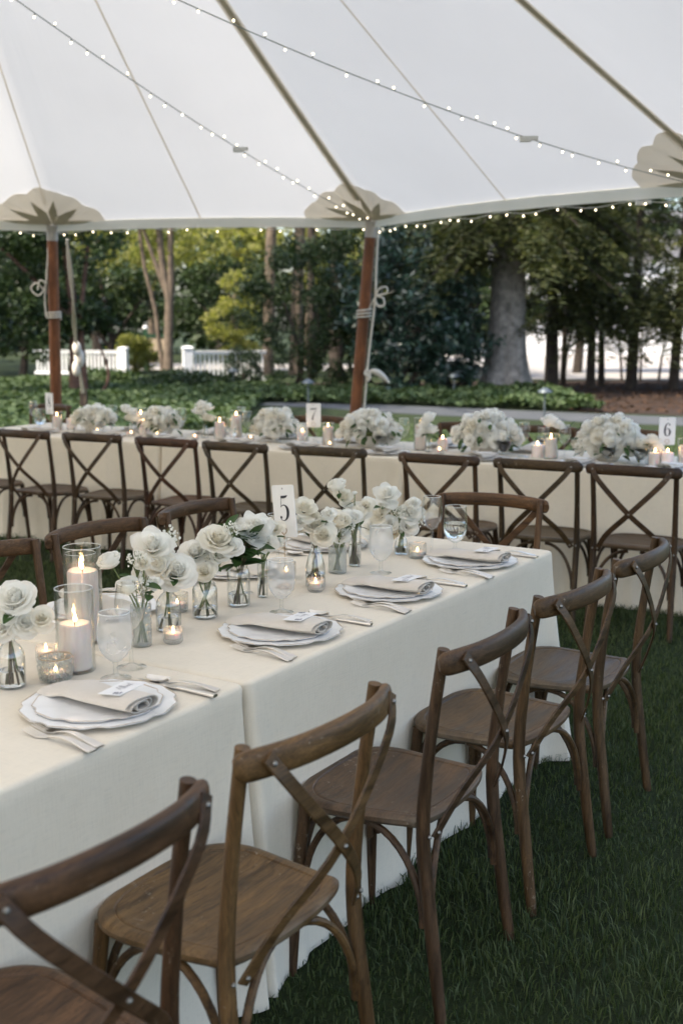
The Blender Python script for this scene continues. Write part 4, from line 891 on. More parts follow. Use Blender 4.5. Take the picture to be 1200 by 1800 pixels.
for a, b, kd, ds in ((-.38, .40, 'wine', 'beyond the number eight sign'), (-.28, .36, 'clear', 'beyond the number eight sign'), (.36, .30, 'clear', 'before the rose bowl by sign eight'), (.45, .34, 'wine', 'before the rose bowl by sign eight'), (.93, .31, 'clear', 'by the cloth seam toward sign eight'), (1.05, .36, 'wine', 'by the cloth seam toward sign eight'), (1.52, .30, 'clear', 'before the tall pillar'), (1.61, .35, 'wine', 'before the tall pillar'), (2.09, .27, 'gob', 'before the number seven sign'), (2.03, .55, 'wine', 'behind the number seven sign'), (2.66, .30, 'clear', 'by the rose bowl past sign seven'), (2.60, .33, 'wine', 'by the rose bowl past sign seven'), (2.80, .33, 'wine', 'by the hurricane past sign seven'),
                   (3.47, .33, 'clear', 'by the large rose bowl'), (3.57, .40, 'wine', 'by the large rose bowl'), (3.84, .35, 'wine', 'by the rose bowl near sign six'), (4.12, .29, 'clear', 'before the rose bowl near sign six'), (4.22, .36, 'wine', 'before the rose bowl near sign six'), (4.30, .32, 'clear', 'before the number six sign'), (1.35, .66, 'wine', 'behind the pair of pillars'), (2.35, .66, 'wine', 'behind the rose bowl past sign seven'), (3.60, .66, 'clear', 'behind the lone rose')):
    glassthing(kd, BT(a, b), {'wine': 'empty wine glass ', 'clear': 'clear water glass ', 'gob': 'misted water goblet '}[kd] + ds)

# ------------------------------------------------------------------ sail tent
PK = Vector((-2.18, 4.96, 5.5)); ZE = 2.455
PP = [(-5.4, 10.0), (-2.58, 10.73), (.27, 10.30), (2.44, 7.62), (2.85, 3.9), (2.2, 1.3), (-.1, -.8), (-3.1, -1.3), (-6.2, -.3), (-8.0, 2.2), (-8.2, 5.4), (-7.3, 8.2)]  # unseen near corners shaped to let sky light reach the tables
NPL = len(PP)
def sagf(q): return 1 - .045 * 4 * q * (1 - q)
def zc(x, y):
    d = (x - PK.x, y - PK.y)
    for i in range(NPL):
        a = (PP[i][0] - PK.x, PP[i][1] - PK.y); b = (PP[(i + 1) % NPL][0] - PK.x, PP[(i + 1) % NPL][1] - PK.y)
        det = a[0] * b[1] - a[1] * b[0]; al = (d[0] * b[1] - d[1] * b[0]) / det; be = (a[0] * d[1] - a[1] * d[0]) / det
        if al >= -1e-9 and be >= -1e-9:
            s = al + be; q = be / s if s > 1e-9 else 0; s /= sagf(q); k = 1 - s
            return ZE + (PK.z - ZE) * (.90 * k + .10 * k * abs(k) * abs(k)) + .10 * 4 * q * (1 - q) * max(0, s) * (1 - max(0, min(1, s))) * 2
    return PK.z
def epoint(i, q):
    a, b = PP[i], PP[(i + 1) % NPL]; x = a[0] + (b[0] - a[0]) * q; y = a[1] + (b[1] - a[1]) * q; s = sagf(q)
    return PK.x + (x - PK.x) * s, PK.y + (y - PK.y) * s
tent = obj('sail_tent', None, None, (PK.x, PK.y, 0)); tag(tent, 'white translucent sailcloth tent canopy with scalloped corner patches and seams', 'tent')
TO = Vector((PK.x, PK.y, 0))
mb = MB(); nq, ns = 24, 26; ring = []
for k in range(1, ns + 1):
    for i in range(NPL):
        for j in range(nq):
            ex, ey = epoint(i, j / nq); s = k / ns; x = PK.x + (ex - PK.x) * s; y = PK.y + (ey - PK.y) * s; ring.append((x - PK.x, y - PK.y, zc(x, y)))
n = NPL * nq; fs = [(i * n + j, (i + 1) * n + j, (i + 1) * n + (j + 1) % n, i * n + (j + 1) % n) for i in range(ns - 1) for j in range(n)]
fs += [(len(ring), j, (j + 1) % n) for j in range(n)]; mb.add(ring + [(0, 0, PK.z)], fs); obj('canopy', mb.mesh('canopy', M['canopy']), tent)
top = []; bot = []
for i in range(NPL):
    for j in range(nq):
        ex, ey = epoint(i, j / nq); d = Vector((ex - PK.x, ey - PK.y, 0)); dn = d.normalized(); w_ = .003 * math.sin(j * 2.1 + i)
        top.append(d + dn * .006 + Vector((0, 0, ZE + .012))); bot.append(d - dn * (.03 + w_) + Vector((0, 0, ZE - .085)))
top.append(top[0]); bot.append(bot[0])
md = [(t * .5 + b * .5) + (t - PK * 0).normalized() * 0 for t, b in zip(top, bot)]
obj('hem_band', MB().grid([top, md, bot]).mesh('hem_band', M['patch']), tent)
def strip_on(p0, p1, w_, dz, n=40):
    L_, R_ = [], []; d = Vector((p1[0] - p0[0], p1[1] - p0[1], 0)).normalized(); nn = Vector((-d.y, d.x, 0)) * w_ / 2
    for k in range(n + 1):
        x = p0[0] + (p1[0] - p0[0]) * k / n; y = p0[1] + (p1[1] - p0[1]) * k / n
        L_.append((x + nn.x - PK.x, y + nn.y - PK.y, zc(x + nn.x, y + nn.y) - dz)); R_.append((x - nn.x - PK.x, y - nn.y - PK.y, zc(x - nn.x, y - nn.y) - dz))
    return MB().grid([L_, R_])
for i in range(NPL):
    px, py = PP[i]; wide = i in (2, 3, 6, 8)
    q0 = (px + (PK.x - px) * .05, py + (PK.y - py) * .05)
    if wide:
        obj('seam_border', strip_on(q0, (PK.x, PK.y), .085, .006).mesh('seam_border', M['patch']), tent); obj('webbing_strap', strip_on(q0, (PK.x, PK.y), .044, .011).mesh('webbing_strap', M['web']), tent)
    else: obj('seam', strip_on(q0, (PK.x, PK.y), .014, .006).mesh('seam', M['patch']), tent)
    ex, ey = epoint(i, .5); obj('seam', strip_on((ex, ey), (PK.x, PK.y), .016, .006).mesh('seam', M['patch']), tent)
    # scalloped patch with star points
    inn = Vector((PK.x - px, PK.y - py, 0)).normalized(); tg = Vector((-inn.y, inn.x, 0))
    pa, pb = epoint((i - 1) % NPL, .82), epoint(i, .18); pole_v = Vector((px, py, 0))
    da = (Vector((*pa, 0)) - pole_v).normalized(); db = (Vector((*pb, 0)) - pole_v).normalized()
    th_b = math.atan2(db.dot(inn), db.dot(tg)); th_a = math.atan2(da.dot(inn), da.dot(tg)); lo_, hi_ = min(th_a, th_b), max(th_a, th_b)
    def on(r_, k, dz):
        a = lo_ + .02 + (hi_ - lo_ - .04) * k; w2 = inn * (r_ * math.sin(a)) + tg * (r_ * math.cos(a)); x, y = px + w2.x, py + w2.y
        return (x - PK.x, y - PK.y, zc(x, y) - dz)
    rows = []
    for k in range(9):
        rows.append([on(  .02 + .50 * (1 + .06 * abs(math.sin(math.pi * 5 * j / 60))) * (1 + .12 * math.cos(math.pi * j / 60) ** 2) * k / 8, j / 60, .008 + .007 * (k / 8) * (1 + math.sin(math.pi * 14 * j / 60))) for j in range(61)])
    pt = obj('corner_patch', MB().grid(rows).mesh('corner_patch', M['patch']), tent)
    mbs = MB()
    for a in (.03, .20, .40, .62, .81, .97):
        L = .42 if .3 < a < .7 else .47; hw = .095; cl = lambda q: min(.995, max(.005, q))
        mbs.grid([[on(r_, cl(a - h_), .026) for r_, h_ in ((.02, hw), (.20, hw), (L * .70, hw * .42), (L, 0))], [on(r_, cl(a), .026) for r_ in (.02, .20, L * .70, L)], [on(r_, cl(a + h_), .026) for r_, h_ in ((.02, hw), (.20, hw), (L * .70, hw * .42), (L, 0))]])
    obj('star_point', mbs.mesh('star_point', M['web']), pt)
# poles
cap = plain('pole_sleeve', (0.42, 0.40, 0.37), 0.6)
def pole(i, foot, label, group=None):
    px, py = PP[i]; inn = Vector((PK.x - px, PK.y - py, 0)).normalized(); topv = Vector((px, py, ZE - .03)) + inn * .03; f = Vector((foot[0], foot[1], 0))
    e = obj('tent_pole', None, None, f); tag(e, label, 'pole', group); d = topv - f
    obj('shaft', MB().tube([d * (k / 10) for k in range(11)], lambda t: .054 - .006 * t, 16).mesh('shaft', M['pole']), e)
    obj('metal_sleeve', MB().tube([d * .945, d * .975, d * 1.0], .0495, 16).mesh('metal_sleeve', cap), e)
    return e, f, d
e2, f2, d2 = pole(2, (.06, 10.42), 'leaning brown wooden tent pole with tied white bow rope, behind sign seven')
e1, f1, d1 = pole(1, (-2.64, 10.80), 'brown wooden tent pole behind the number eight sign')
for i in (0, 3, 4): pole(i, (PP[i][0] * 1.01, PP[i][1] * 1.01), 'wooden tent pole at the edge of the canopy', 'tent poles standing at the canopy edge')
def rope(e, f, pts, r_=.008, nm='rope', n=60): obj(nm, MB().tube([p for p in bez(pts, n)], r_, 8).mesh(nm, M['rope']), e)
def wraps(e, d, z0, turns, r_, pitch=.02):
    pts = []
    for k in range(int(turns * 14) + 1):
        a = k / 14 * 2 * math.pi; z = z0 + pitch * k / 14; p = d * (z / d.z); pts.append(p + Vector((r_ * math.cos(a), r_ * math.sin(a), 0)))
    obj('rope_wrap', MB().tube(pts, .008, 7).mesh('rope_wrap', M['rope']), e)
def dz_(d, z): return d * (z / d.z)
wraps(e2, d2, 1.60, 3.2, .062, .028)
sx = Vector((.075, -.05, 0))
rope(e2, f2, [dz_(d2, 2.40) + sx * .8, dz_(d2, 2.0) + sx * 1.0, dz_(d2, 1.78) + sx * 1.15, dz_(d2, 1.5) + sx * 1.05, dz_(d2, 1.2) + sx * .95, dz_(d2, .6) + sx * 1.0], .010)
kn = dz_(d2, 1.80) + sx * 1.2
rope(e2, f2, [dz_(d2, 1.68) + sx * .5, kn, kn + Vector((.03, -.02, .06)), kn + Vector((.09, -.02, .07)), kn + Vector((.09, -.02, .02)), kn, kn + Vector((.06, -.02, -.02)), kn + Vector((.07, -.02, -.08)), kn + Vector((.02, -.02, -.09)), kn + Vector((-.01, 0, -.03))], .0085, 'bow')
k2 = dz_(d2, 1.13) + sx * 1.0
rope(e2, f2, [k2 + Vector((0, 0, .04)), k2 + Vector((-.02, -.015, .0)), k2 + Vector((.02, -.02, -.03)), k2 + Vector((0, -.02, -.06)), k2 + Vector((.02, -.01, -.01)), k2 + Vector((.0, -.01, .03))], .013, 'knot')
obj('rope_tail', MB().tube(bez([k2, k2 + Vector((.06, -.01, .02)), k2 + Vector((.13, -.01, -.02)), k2 + Vector((.19, -.01, -.08))], 14), lambda t: .010 + .018 * math.sin(math.pi * t), 8).mesh('rope_tail', M['rope']), e2)
wraps(e1, d1, 1.60, 3, .062, .022)
s1 = Vector((-.06, -.05, 0))
rope(e1, f1, [dz_(d1, 2.42) + s1 * .3, dz_(d1, 2.0) + s1 * .8, dz_(d1, 1.8) + s1 * 1.1, dz_(d1, 1.62) + s1 * 1.0], .008)
kn = dz_(d1, 1.86) + s1 * 1.2
rope(e1, f1, [kn, kn + Vector((-.06, -.02, .06)), kn + Vector((-.11, -.02, .01)), kn + Vector((-.05, -.02, -.05)), kn, kn + Vector((.02, -.02, .06)), kn + Vector((-.03, -.02, .08)), kn + Vector((-.05, -.02, .0))], .008, 'bow')
# pale tie-down strap from the pole head out to a stake
tie = obj('tie_down_strap', None, None, (-2.66, 12.5, 0)); tag(tie, 'twisted pale tie-down strap running from the pole to a stake', 'strap')
To = Vector((-2.66, 12.5, 0)); A0 = Vector((-2.50, 10.92, 2.32)); A1 = Vector((-2.54, 11.25, 1.80)); A2 = Vector((-2.62, 11.7, 1.32)); A3 = Vector((-2.66, 12.4, .18))
obj('webbing', MB().strip([p - To for p in bez([A0, A1, A2, A3], 24)], lambda t: .022 + .022 * math.sin(t * 9) ** 2, .006, Vector((0, 1, 0))).mesh('webbing', M['rope']), tie)
obj('knot', MB().ball(A2 - To, .045, 10, 6, 1.6).ball(A2 - To + Vector((.01, .05, -.10)), .055, 10, 6, 1.8).ball(A2 - To + Vector((-.02, .02, -.2)), .04, 10, 6, 2.0).mesh('knot', M['rope']), tie)
obj('ratchet', MB().box(A2.lerp(A3, .45) - To, (.07, .05, .16)).mesh('ratchet', M['bark_dark'], False), tie); obj('stake', MB().tube([(0, 0, -.1), (0, 0, .22)], .04, 10).mesh('stake', M['bark_dark']), tie)

# ------------------------------------------------------------------ string lights
BULB = MB().ball((0, 0, -.020), .0052, 8, 6, 1.2).mesh('bulb', M['bulb']); SOCK = MB().tube([(0, 0, 0), (0, 0, -.013)], .004, 6).mesh('socket', M['cord'])
def lights(p0, p1, sag, label, step=.16, cordm='cord', pts=None, plug=None, seed=0):
    rg = random.Random(seed); p0, p1 = Vector(p0), Vector(p1); n = 60
    path = [p0.lerp(p1, k / n) - Vector((0, 0, sag * 4 * (k / n) * (1 - k / n))) for k in range(n + 1)] if pts is None else [Vector(p) for p in pts]
    e = obj('string_lights', None, None, path[0]); tag(e, label, 'string lights'); o = path[0]
    obj('cord', MB().tube([p - o for p in path], .0028, 6).mesh('cord', M[cordm]), e)
    acc = 0; nxt = .05
    for a, b in zip(path, path[1:]):
        L = (b - a).length
        while nxt < acc + L:
            p = a.lerp(b, (nxt - acc) / L); r_ = (rg.uniform(-.5, .5), rg.uniform(-.5, .5) + (math.pi if rg.random() < .35 and pts is None else 0), rg.uniform(0, 6))
            bl = obj('bulb', BULB, e, p - o, r_); obj('socket', SOCK, bl); nxt += step * rg.uniform(.45, 1.6)
        acc += L
    if plug:
        pp = path[int(plug * (len(path) - 1))] - o
        obj('plug', MB().box(pp + Vector((0, 0, -.01)), (.06, .03, .03)).box(pp + Vector((.05, 0, -.005)), (.04, .025, .022)).mesh('plug', M['cord_white'], False), e)
lights((-2.10, 5.0, 3.42), (.24, 10.22, 2.42), .10, 'string of warm bulbs running down to the pole behind sign seven', .155, 'cord', None, .60, 1)
lights((-2.05, 4.9, 3.50), (2.25, 7.58, 2.42), .16, 'string of warm bulbs crossing the canopy towards the corner above sign six', .135, 'cord', None, .72, 2)
def eave(i0, q0, q1, n=40, dz=.10): return [(epoint(i0, q0 + (q1 - q0) * k / n)[0], epoint(i0, q0 + (q1 - q0) * k / n)[1], ZE - dz - .012 * math.sin(k * .9)) for k in range(n + 1)]
lights(None or (0, 0, 0), (0, 0, 0), 0, 'string of warm bulbs along the canopy edge from the bow pole towards the hemlocks', .14, 'cord_white', eave(2, .02, .98), .86, 3)
lights((0, 0, 0), (0, 0, 0), 0, 'string of warm bulbs along the canopy edge between the two wooden poles', .26, 'cord_white', eave(1, .02, .98, 40, .088), None, 4)
lights((0, 0, 0), (0, 0, 0), 0, 'string of warm bulbs along the canopy edge beyond the pole by sign eight', .18, 'cord_white', eave(0, .5, .98, 24, .095), None, 5)

# ------------------------------------------------------------------ ground
def ground_mat(name, a, c, s1=3.0, s2=60, rough=0.95, bd=0.02):
    m, t, b = mat(name); v = coords(t); n1 = noise(t, v, s1, 5); n2 = noise(t, v, s2, 4)
    col = mixc(t, 0.5, ramp(t, n1, [(.3, a), (.7, c)]), ramp(t, n2, [(.3, (.6, .6, .6)), (.7, (1.3, 1.3, 1.3))]), 'MULTIPLY'); t.links.new(col, b.inputs['Base Color'])
    b.inputs['Roughness'].default_value = rough; b.inputs['Specular IOR Level'].default_value = .2; bump(t, b, n2, .6, bd); return m
def sheet_poly(name, pts, z, m): return struct(obj(name, MB().add([(x, y, z) for x, y in pts], [tuple(range(len(pts)))]).mesh(name, m, False)))
M['soil'] = ground_mat('lawn_soil', (.018, .026, .010), (.030, .045, .014), 2.5, 80)
M['asphalt'] = ground_mat('asphalt', (.060, .066, .070), (.085, .090, .094), 1.2, 120, .9, .004)
M['mulch'] = ground_mat('leaf_mulch', (.024, .016, .012), (.052, .034, .024), 1.5, 50, .95, .03)
M['gravel'] = ground_mat('pale_gravel', (.30, .28, .255), (.40, .375, .345), 1.0, 90, .95, .01)
N_ = 40
vs = [(-150 + 300 * i / N_, -60 + 300 * j / N_, 0) for i in range(N_ + 1) for j in range(N_ + 1)]
struct(obj('lawn', MB().add(vs, [(i * (N_ + 1) + j, (i + 1) * (N_ + 1) + j, (i + 1) * (N_ + 1) + j + 1, i * (N_ + 1) + j + 1) for i in range(N_) for j in range(N_)]).mesh('lawn', M['soil'], False)))
sheet_poly('driveway', [(-1.6, 22.7), (-.4, 21.9), (1.2, 20.4), (3.1, 19.2), (4.7, 18.3), (9, 16.5), (9.6, 18.2), (5.4, 19.9), (3.4, 21.2), (1.4, 22.4), (-.2, 23.2), (-1.5, 23.4)], .004, M['asphalt'])
sheet_poly('mulch_bed', [(4.2, 20.9), (6, 20.0), (14, 17.5), (22, 30), (12, 33), (4.2, 32), (-2, 31), (-2, 26.6), (3, 26.4), (3.9, 24)], .006, M['mulch'])
sheet_poly('gravel_drive', [(4.0, 33.5), (30, 31), (44, 52), (5, 60), (3.2, 45)], .005, M['gravel'])
sheet_poly('road', [(-7.6, 40.2), (1, 39.5), (1, 46), (-8.6, 47)], .005, M['gravel'])

# ------------------------------------------------------------------ grass
def grass_mesh(x, y, hgt, wid, seed, m):
    rg = np.random.default_rng(seed); n = len(x); a = rg.uniform(0, 2 * np.pi, n); ln = rg.uniform(.1, .9, n) * hgt; lean = rg.uniform(0, 2 * np.pi, n)
    dx, dy = np.cos(a) * wid / 2, np.sin(a) * wid / 2; lx, ly = np.cos(lean) * ln, np.sin(lean) * ln; z = np.zeros(n)
    v = np.stack([np.stack([x - dx, y - dy, z], 1), np.stack([x + dx, y + dy, z], 1), np.stack([x - dx * .8 + lx * .3, y - dy * .8 + ly * .3, hgt * .6], 1), np.stack([x + dx * .8 + lx * .3, y + dy * .8 + ly * .3, hgt * .6], 1), np.stack([x + lx, y + ly, hgt * (.75 + .25 * rg.random(n))], 1)], 1).reshape(-1, 3)
    b = np.arange(n)[:, None, None] * 5; f = (b + np.array([[0, 1, 3], [0, 3, 2], [2, 3, 4]])[None]).reshape(-1, 3)
    return mesh_np('grass', v, f, m)
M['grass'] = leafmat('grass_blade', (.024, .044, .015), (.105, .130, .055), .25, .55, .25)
M['grass_lit_tone'] = leafmat('grass_blade_lit_tone', (.045, .075, .025), (.11, .15, .06), .3, .5, .3)  # paler copy of the lawn blades, daylight put into the colour
def clumpnoise(x, y): return .5 + .25 * np.sin(x * 3.1 + 1.7 * np.sin(y * 2.3)) + .25 * np.sin(y * 4.3 + 2.1 * np.sin(x * 1.9))
def scat(n, x0, x1, y0, y1, dens):
    x, y = RNG.uniform(x0, x1, n), RNG.uniform(y0, y1, n); k = dens(x, y) > RNG.random(n); return x[k], y[k]
def under(x, y):
    qx, qy = x - TC.x, y - TC.y; t = -(qx * uT.x + qy * uT.y); s = -(qx * vT.x + qy * vT.y); i1 = (t > .04) & (t < 3.7) & (s > .03) & (s < TW - .03)
    qx, qy = x - BC.x, y - BC.y; a = qx * uB.x + qy * uB.y; b = -(qx * nB.x + qy * nB.y); i2 = (a > -.7) & (a < 4.75) & (b > .03) & (b < TW - .03); return i1 | i2
x, y = scat(330000, -3.6, 3.4, .7, 7.6, lambda x, y: np.where(under(x, y), 0, np.where((x < -.6) & (y < 4.2), .15, 1.0)))
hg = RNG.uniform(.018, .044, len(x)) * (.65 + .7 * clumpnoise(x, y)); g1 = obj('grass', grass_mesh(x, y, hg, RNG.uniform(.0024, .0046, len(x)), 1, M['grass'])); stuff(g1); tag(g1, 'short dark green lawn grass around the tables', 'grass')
x, y = scat(120000, -12, 12, 7.6, 20.0, lambda x, y: np.where(under(x, y) | (y > 18.6 - .55 * np.maximum(0, x)) , 0, 1.0))
g2 = obj('grass', grass_mesh(x, y, RNG.uniform(.03, .07, len(x)), RNG.uniform(.006, .012, len(x)), 2, M['grass_lit_tone'])); stuff(g2); tag(g2, 'green lawn grass between the back tables and the driveway', 'grass')

# ------------------------------------------------------------------ foliage builders
def leaf_quads(c, L, W, rg, flat=0.0, dirs=None, droop=0.0):
    n = len(c); d = rg.normal(size=(n, 3)); d[:, 2] *= (1 - flat)
    if dirs is not None: d = dirs + d * .45
    d[:, 2] -= droop; d /= np.linalg.norm(d, axis=1)[:, None] + 1e-9
    u = rg.normal(size=(n, 3)); u[:, 2] += 3 * flat; s = np.cross(d, u); s /= np.linalg.norm(s, axis=1)[:, None] + 1e-9
    L = L * rg.uniform(.6, 1.3, n)[:, None]; W = W * rg.uniform(.7, 1.2, n)[:, None]
    v = np.stack([c - d * L / 2, c + s * W / 2, c + d * L / 2, c - s * W / 2], 1).reshape(-1, 3)
    f = np.arange(4 * n).reshape(-1, 4); return v, f
def blob(c, r, n, rg, shell=.55):
    d = rg.normal(size=(n, 3)); d /= np.linalg.norm(d, axis=1)[:, None]; k = shell + (1 - shell) * rg.random(n); k *= 1 + .22 * np.sin(d[:, 0] * 5 + c[0]) * np.sin(d[:, 2] * 6 + c[1]) + .10 * rg.normal(size=n)
    return np.array(c) + d * np.array(r) * k[:, None]
def clumps(c, r, nc, nl, cr, rg, shell=.6):
    P = blob(c, r, nc, rg, shell); return np.concatenate([blob(p, (cr * rg.uniform(.6, 1.3), cr * rg.uniform(.6, 1.3), cr * rg.uniform(.4, .9)), nl, rg, .25) for p in P])
def limb_mesh(paths, m, name='trunk'):
    mb = MB()
    for p, r0, r1 in paths: mb.tube(bez(p, 10), (lambda t, a=r0, b=r1: a + (b - a) * t), 10)
    return mb.mesh(name, m)
def plant(name, label, cat, base, trunks, bark, crown_pts, L, W, m, seed, group=None, flat=0.0, droop=0.0, dirs=None, tn='trunk'):
    rg = np.random.default_rng(seed); e = obj(name, None, None, (base[0], base[1], 0)); tag(e, label, cat, group); B_ = np.array([base[0], base[1], 0])
    if trunks: obj(tn, limb_mesh([([Vector(q) - Vector(B_) for q in p], a, b) for p, a, b in trunks], bark, tn), e)
    if crown_pts is not None:
        v, f = leaf_quads(crown_pts - B_, L, W, rg, flat, dirs, droop); obj('crown', mesh_np('crown', v, f, m), e)
    return e
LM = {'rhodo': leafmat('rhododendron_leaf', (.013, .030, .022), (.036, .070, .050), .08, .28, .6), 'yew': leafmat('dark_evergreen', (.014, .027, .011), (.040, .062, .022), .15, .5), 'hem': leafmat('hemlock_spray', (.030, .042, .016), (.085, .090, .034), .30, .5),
      'sun': leafmat('sunlit_tone_leaf', (.16, .17, .055), (.32, .31, .12), .5, .5), 'layer': leafmat('layered_leaf', (.017, .032, .013), (.050, .076, .030), .20, .45), 'ivy': leafmat('ground_ivy', (.035, .062, .024), (.085, .120, .052), .2, .6), 'box': leafmat('clipped_box', (.012, .024, .010), (.025, .045, .018), .1, .5)}  # the yellow green leaf pair carries sunlight in its raised colours
rg = np.random.default_rng(21)

# big hemlock with the wide grey trunk
def hemlock_pts(base, z0, z1, nb, reach, rg, per=120, dirs_out=None, az=None):
    pts = []; dr = []; twigs = []
    for k in range(nb):
        z = z0 + (z1 - z0) * rg.random() ** 1.3; a = rg.uniform(0, 2 * np.pi) if az is None else rg.uniform(*az); L = reach * rg.uniform(.5, 1.1) * (1 - .5 * (z - z0) / max(.1, (z1 + 6 - z0)))
        s = np.linspace(.12, 1, 8); rad = np.stack([np.cos(a) * s * L, np.sin(a) * s * L, .10 * L * np.sin(s * 2.4) - .42 * L * s ** 2.2], 1) + np.array([base[0], base[1], z])
        twigs.append((rad[0], rad[3], rad[7]))
        for q in range(per):
            i = rg.uniform(1, 7) ; j = int(i); p = rad[j] + (rad[min(7, j + 1)] - rad[j]) * (i - j); w = .42 * (1.15 - i / 8)
            side = rg.normal() * w; fw = np.array([-np.sin(a), np.cos(a), 0]); pts.append(p + fw * side + np.array([0, 0, -.35 * abs(side) + rg.normal() * .04])); dr.append(fw * np.sign(side) * .9 + np.array([np.cos(a), np.sin(a), -.35]) * .7)
    return np.array(pts), np.array(dr), twigs
p, d, tw = hemlock_pts((3.7, 26.6), 2.6, 6.5, 90, 3.7, rg, 190)
p2, d2_, tw2 = hemlock_pts((3.7, 26.3), 2.9, 4.8, 46, 2.6, rg, 190, None, (-3.3, .2)); p = np.concatenate([p, p2]); d = np.concatenate([d, d2_]); tw = tw2[:14] + tw
fl = [([tuple(a), tuple(b), tuple(c_)], .035, .008) for a, b, c_ in tw[:30]]
plant('hemlock_tree', 'huge hemlock with broad grey trunk and drooping boughs beyond the driveway', 'tree', (3.7, 26.6), fl, M['bark_dark'], p, .20, .045, LM['hem'], 1, None, .5, .1, d, 'boughs')
big = bpy.data.objects['hemlock_tree']; tr_ = MB(); nz_ = [(z, .40 + .28 * math.exp(-z / .55) - .012 * z) for z in (-.1, .02, .12, .3, .5, .8, 1.2, 1.7, 2.4, 3.5, 5, 7, 10, 14)]; rows_ = []
for z, r_ in nz_:
    rows_.append([(r_ * (1 + (.13 * math.exp(-max(0, z) / .5) + .02) * math.sin(5 * q + .7) + .03 * math.sin(9 * q + z)) * math.cos(q) + .01 * z, r_ * (1 + (.13 * math.exp(-max(0, z) / .5) + .02) * math.sin(5 * q + .7) + .03 * math.sin(11 * q - z)) * math.sin(q), z) for q in [2 * math.pi * k / 48 for k in range(49)]])
obj('trunk', tr_.grid(rows_).mesh('trunk', M['bark_grey']), big)
# thinner hemlocks to the right of it
for i, (px, py, r_, zb, nb) in enumerate(((5.05, 28.2, .17, 1.9, 22), (5.55, 29.5, .08, 2.2, 10), (6.05, 28.6, .12, 2.0, 20), (6.45, 29.2, .09, 2.4, 12), (6.95, 28.4, .11, 1.9, 22), (7.35, 29.6, .09, 2.3, 14), (7.9, 28.0, .13, 1.7, 26), (8.6, 27.5, .15, 1.9, 24), (9.5, 28.6, .14, 1.6, 24))):
    p, d, tw = hemlock_pts((px, py), zb - .45, 6.4, int(nb * 1.7), 2.4, rg, 170, None, (-2.9, -.25) if i % 2 == 0 else None)
    lean = rg.uniform(-.25, .25); fl = [([(px, py, -.05), (px + lean * .3, py, 1.5), (px + lean, py, 5), (px + lean * 2, py, 12)], r_, r_ * .4)] + [([tuple(a), tuple(b), tuple(c_)], .02, .006) for a, b, c_ in tw[:14]]
    plant('hemlock_tree', 'slender dark hemlock ' + ('with the thickest stem, next to the grey trunk', 'thin stemmed, second from the grey trunk', 'third from the grey trunk', 'thin stemmed, fourth from the grey trunk', 'fifth from the grey trunk', 'thin stemmed, sixth from the grey trunk', 'seventh from the grey trunk', 'eighth from the grey trunk', 'farthest from the grey trunk')[i], 'tree', (px, py), fl, M['bark_dark'], p, .19, .042, LM['hem'], 30 + i, 'slender hemlocks on the mulch bed', .5, .1, d)
# rhododendrons and evergreen shrubs in front of the wood
for i, (c0, r0, nc, key, lab) in enumerate((((1.35, 25.6, 1.75), (1.35, 1.0, 1.75), 120, 'rhodo', 'large glossy rhododendron between the bow pole and the grey trunk'), ((2.35, 26.0, 1.3), (.75, .7, 1.35), 60, 'rhodo', 'smaller glossy rhododendron beside the grey trunk'),
                                             ((-.75, 26.3, 1.8), (1.35, 1.0, 1.75), 120, 'yew', 'dense dark evergreen shrub behind sign seven and the driveway'), ((.45, 27.2, 2.6), (1.1, .8, 1.4), 70, 'yew', 'tall dark evergreen shrub behind the bow pole'))):
    p = clumps(c0, r0, nc, 105, .36, rg, .72); p = p[p[:, 2] > .12]
    st = [([(c0[0] + rg.uniform(-.4, .4), c0[1], 0), (c0[0] + rg.uniform(-.6, .6), c0[1], .8), (c0[0] + rg.uniform(-.9, .9), c0[1] - .3, 2.0)], .06, .02) for _ in range(5)]
    plant('rhododendron' if key == 'rhodo' else 'evergreen_shrub', lab, 'shrub', (c0[0], c0[1]), st, M['bark_dark'], p, .17 if key == 'rhodo' else .12, .052 if key == 'rhodo' else .045, LM[key], 50 + i, None, .15, .25 if key == 'rhodo' else 0)
# round clipped box by the fence, sunlit shrubs
p = blob((-2.35, 28.3, .48), (.42, .42, .5), 2600, rg, .85); plant('box_bush', 'dark round clipped bush at the end of the white fence', 'shrub', (-2.35, 28.3), [([(-2.35, 28.3, 0), (-2.35, 28.3, .2), (-2.35, 28.3, .4)], .05, .03)], M['bark_dark'], p, .07, .04, LM['box'], 60)
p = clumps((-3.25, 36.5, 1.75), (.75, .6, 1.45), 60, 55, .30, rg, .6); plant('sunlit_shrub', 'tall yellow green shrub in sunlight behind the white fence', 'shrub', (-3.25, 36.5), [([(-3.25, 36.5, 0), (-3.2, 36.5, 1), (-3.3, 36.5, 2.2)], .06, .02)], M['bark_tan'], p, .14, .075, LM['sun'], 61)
p = clumps((-6.75, 38.5, .65), (.78, .6, .62), 46, 60, .24, rg, .6); plant('sunlit_shrub', 'low rounded yellow green bush in sunlight by the fence opening', 'shrub', (-6.75, 38.5), [([(-6.75, 38.5, 0), (-6.7, 38.5, .4), (-6.8, 38.5, .9)], .05, .02)], M['bark_tan'], p, .12, .07, LM['sun'], 62)
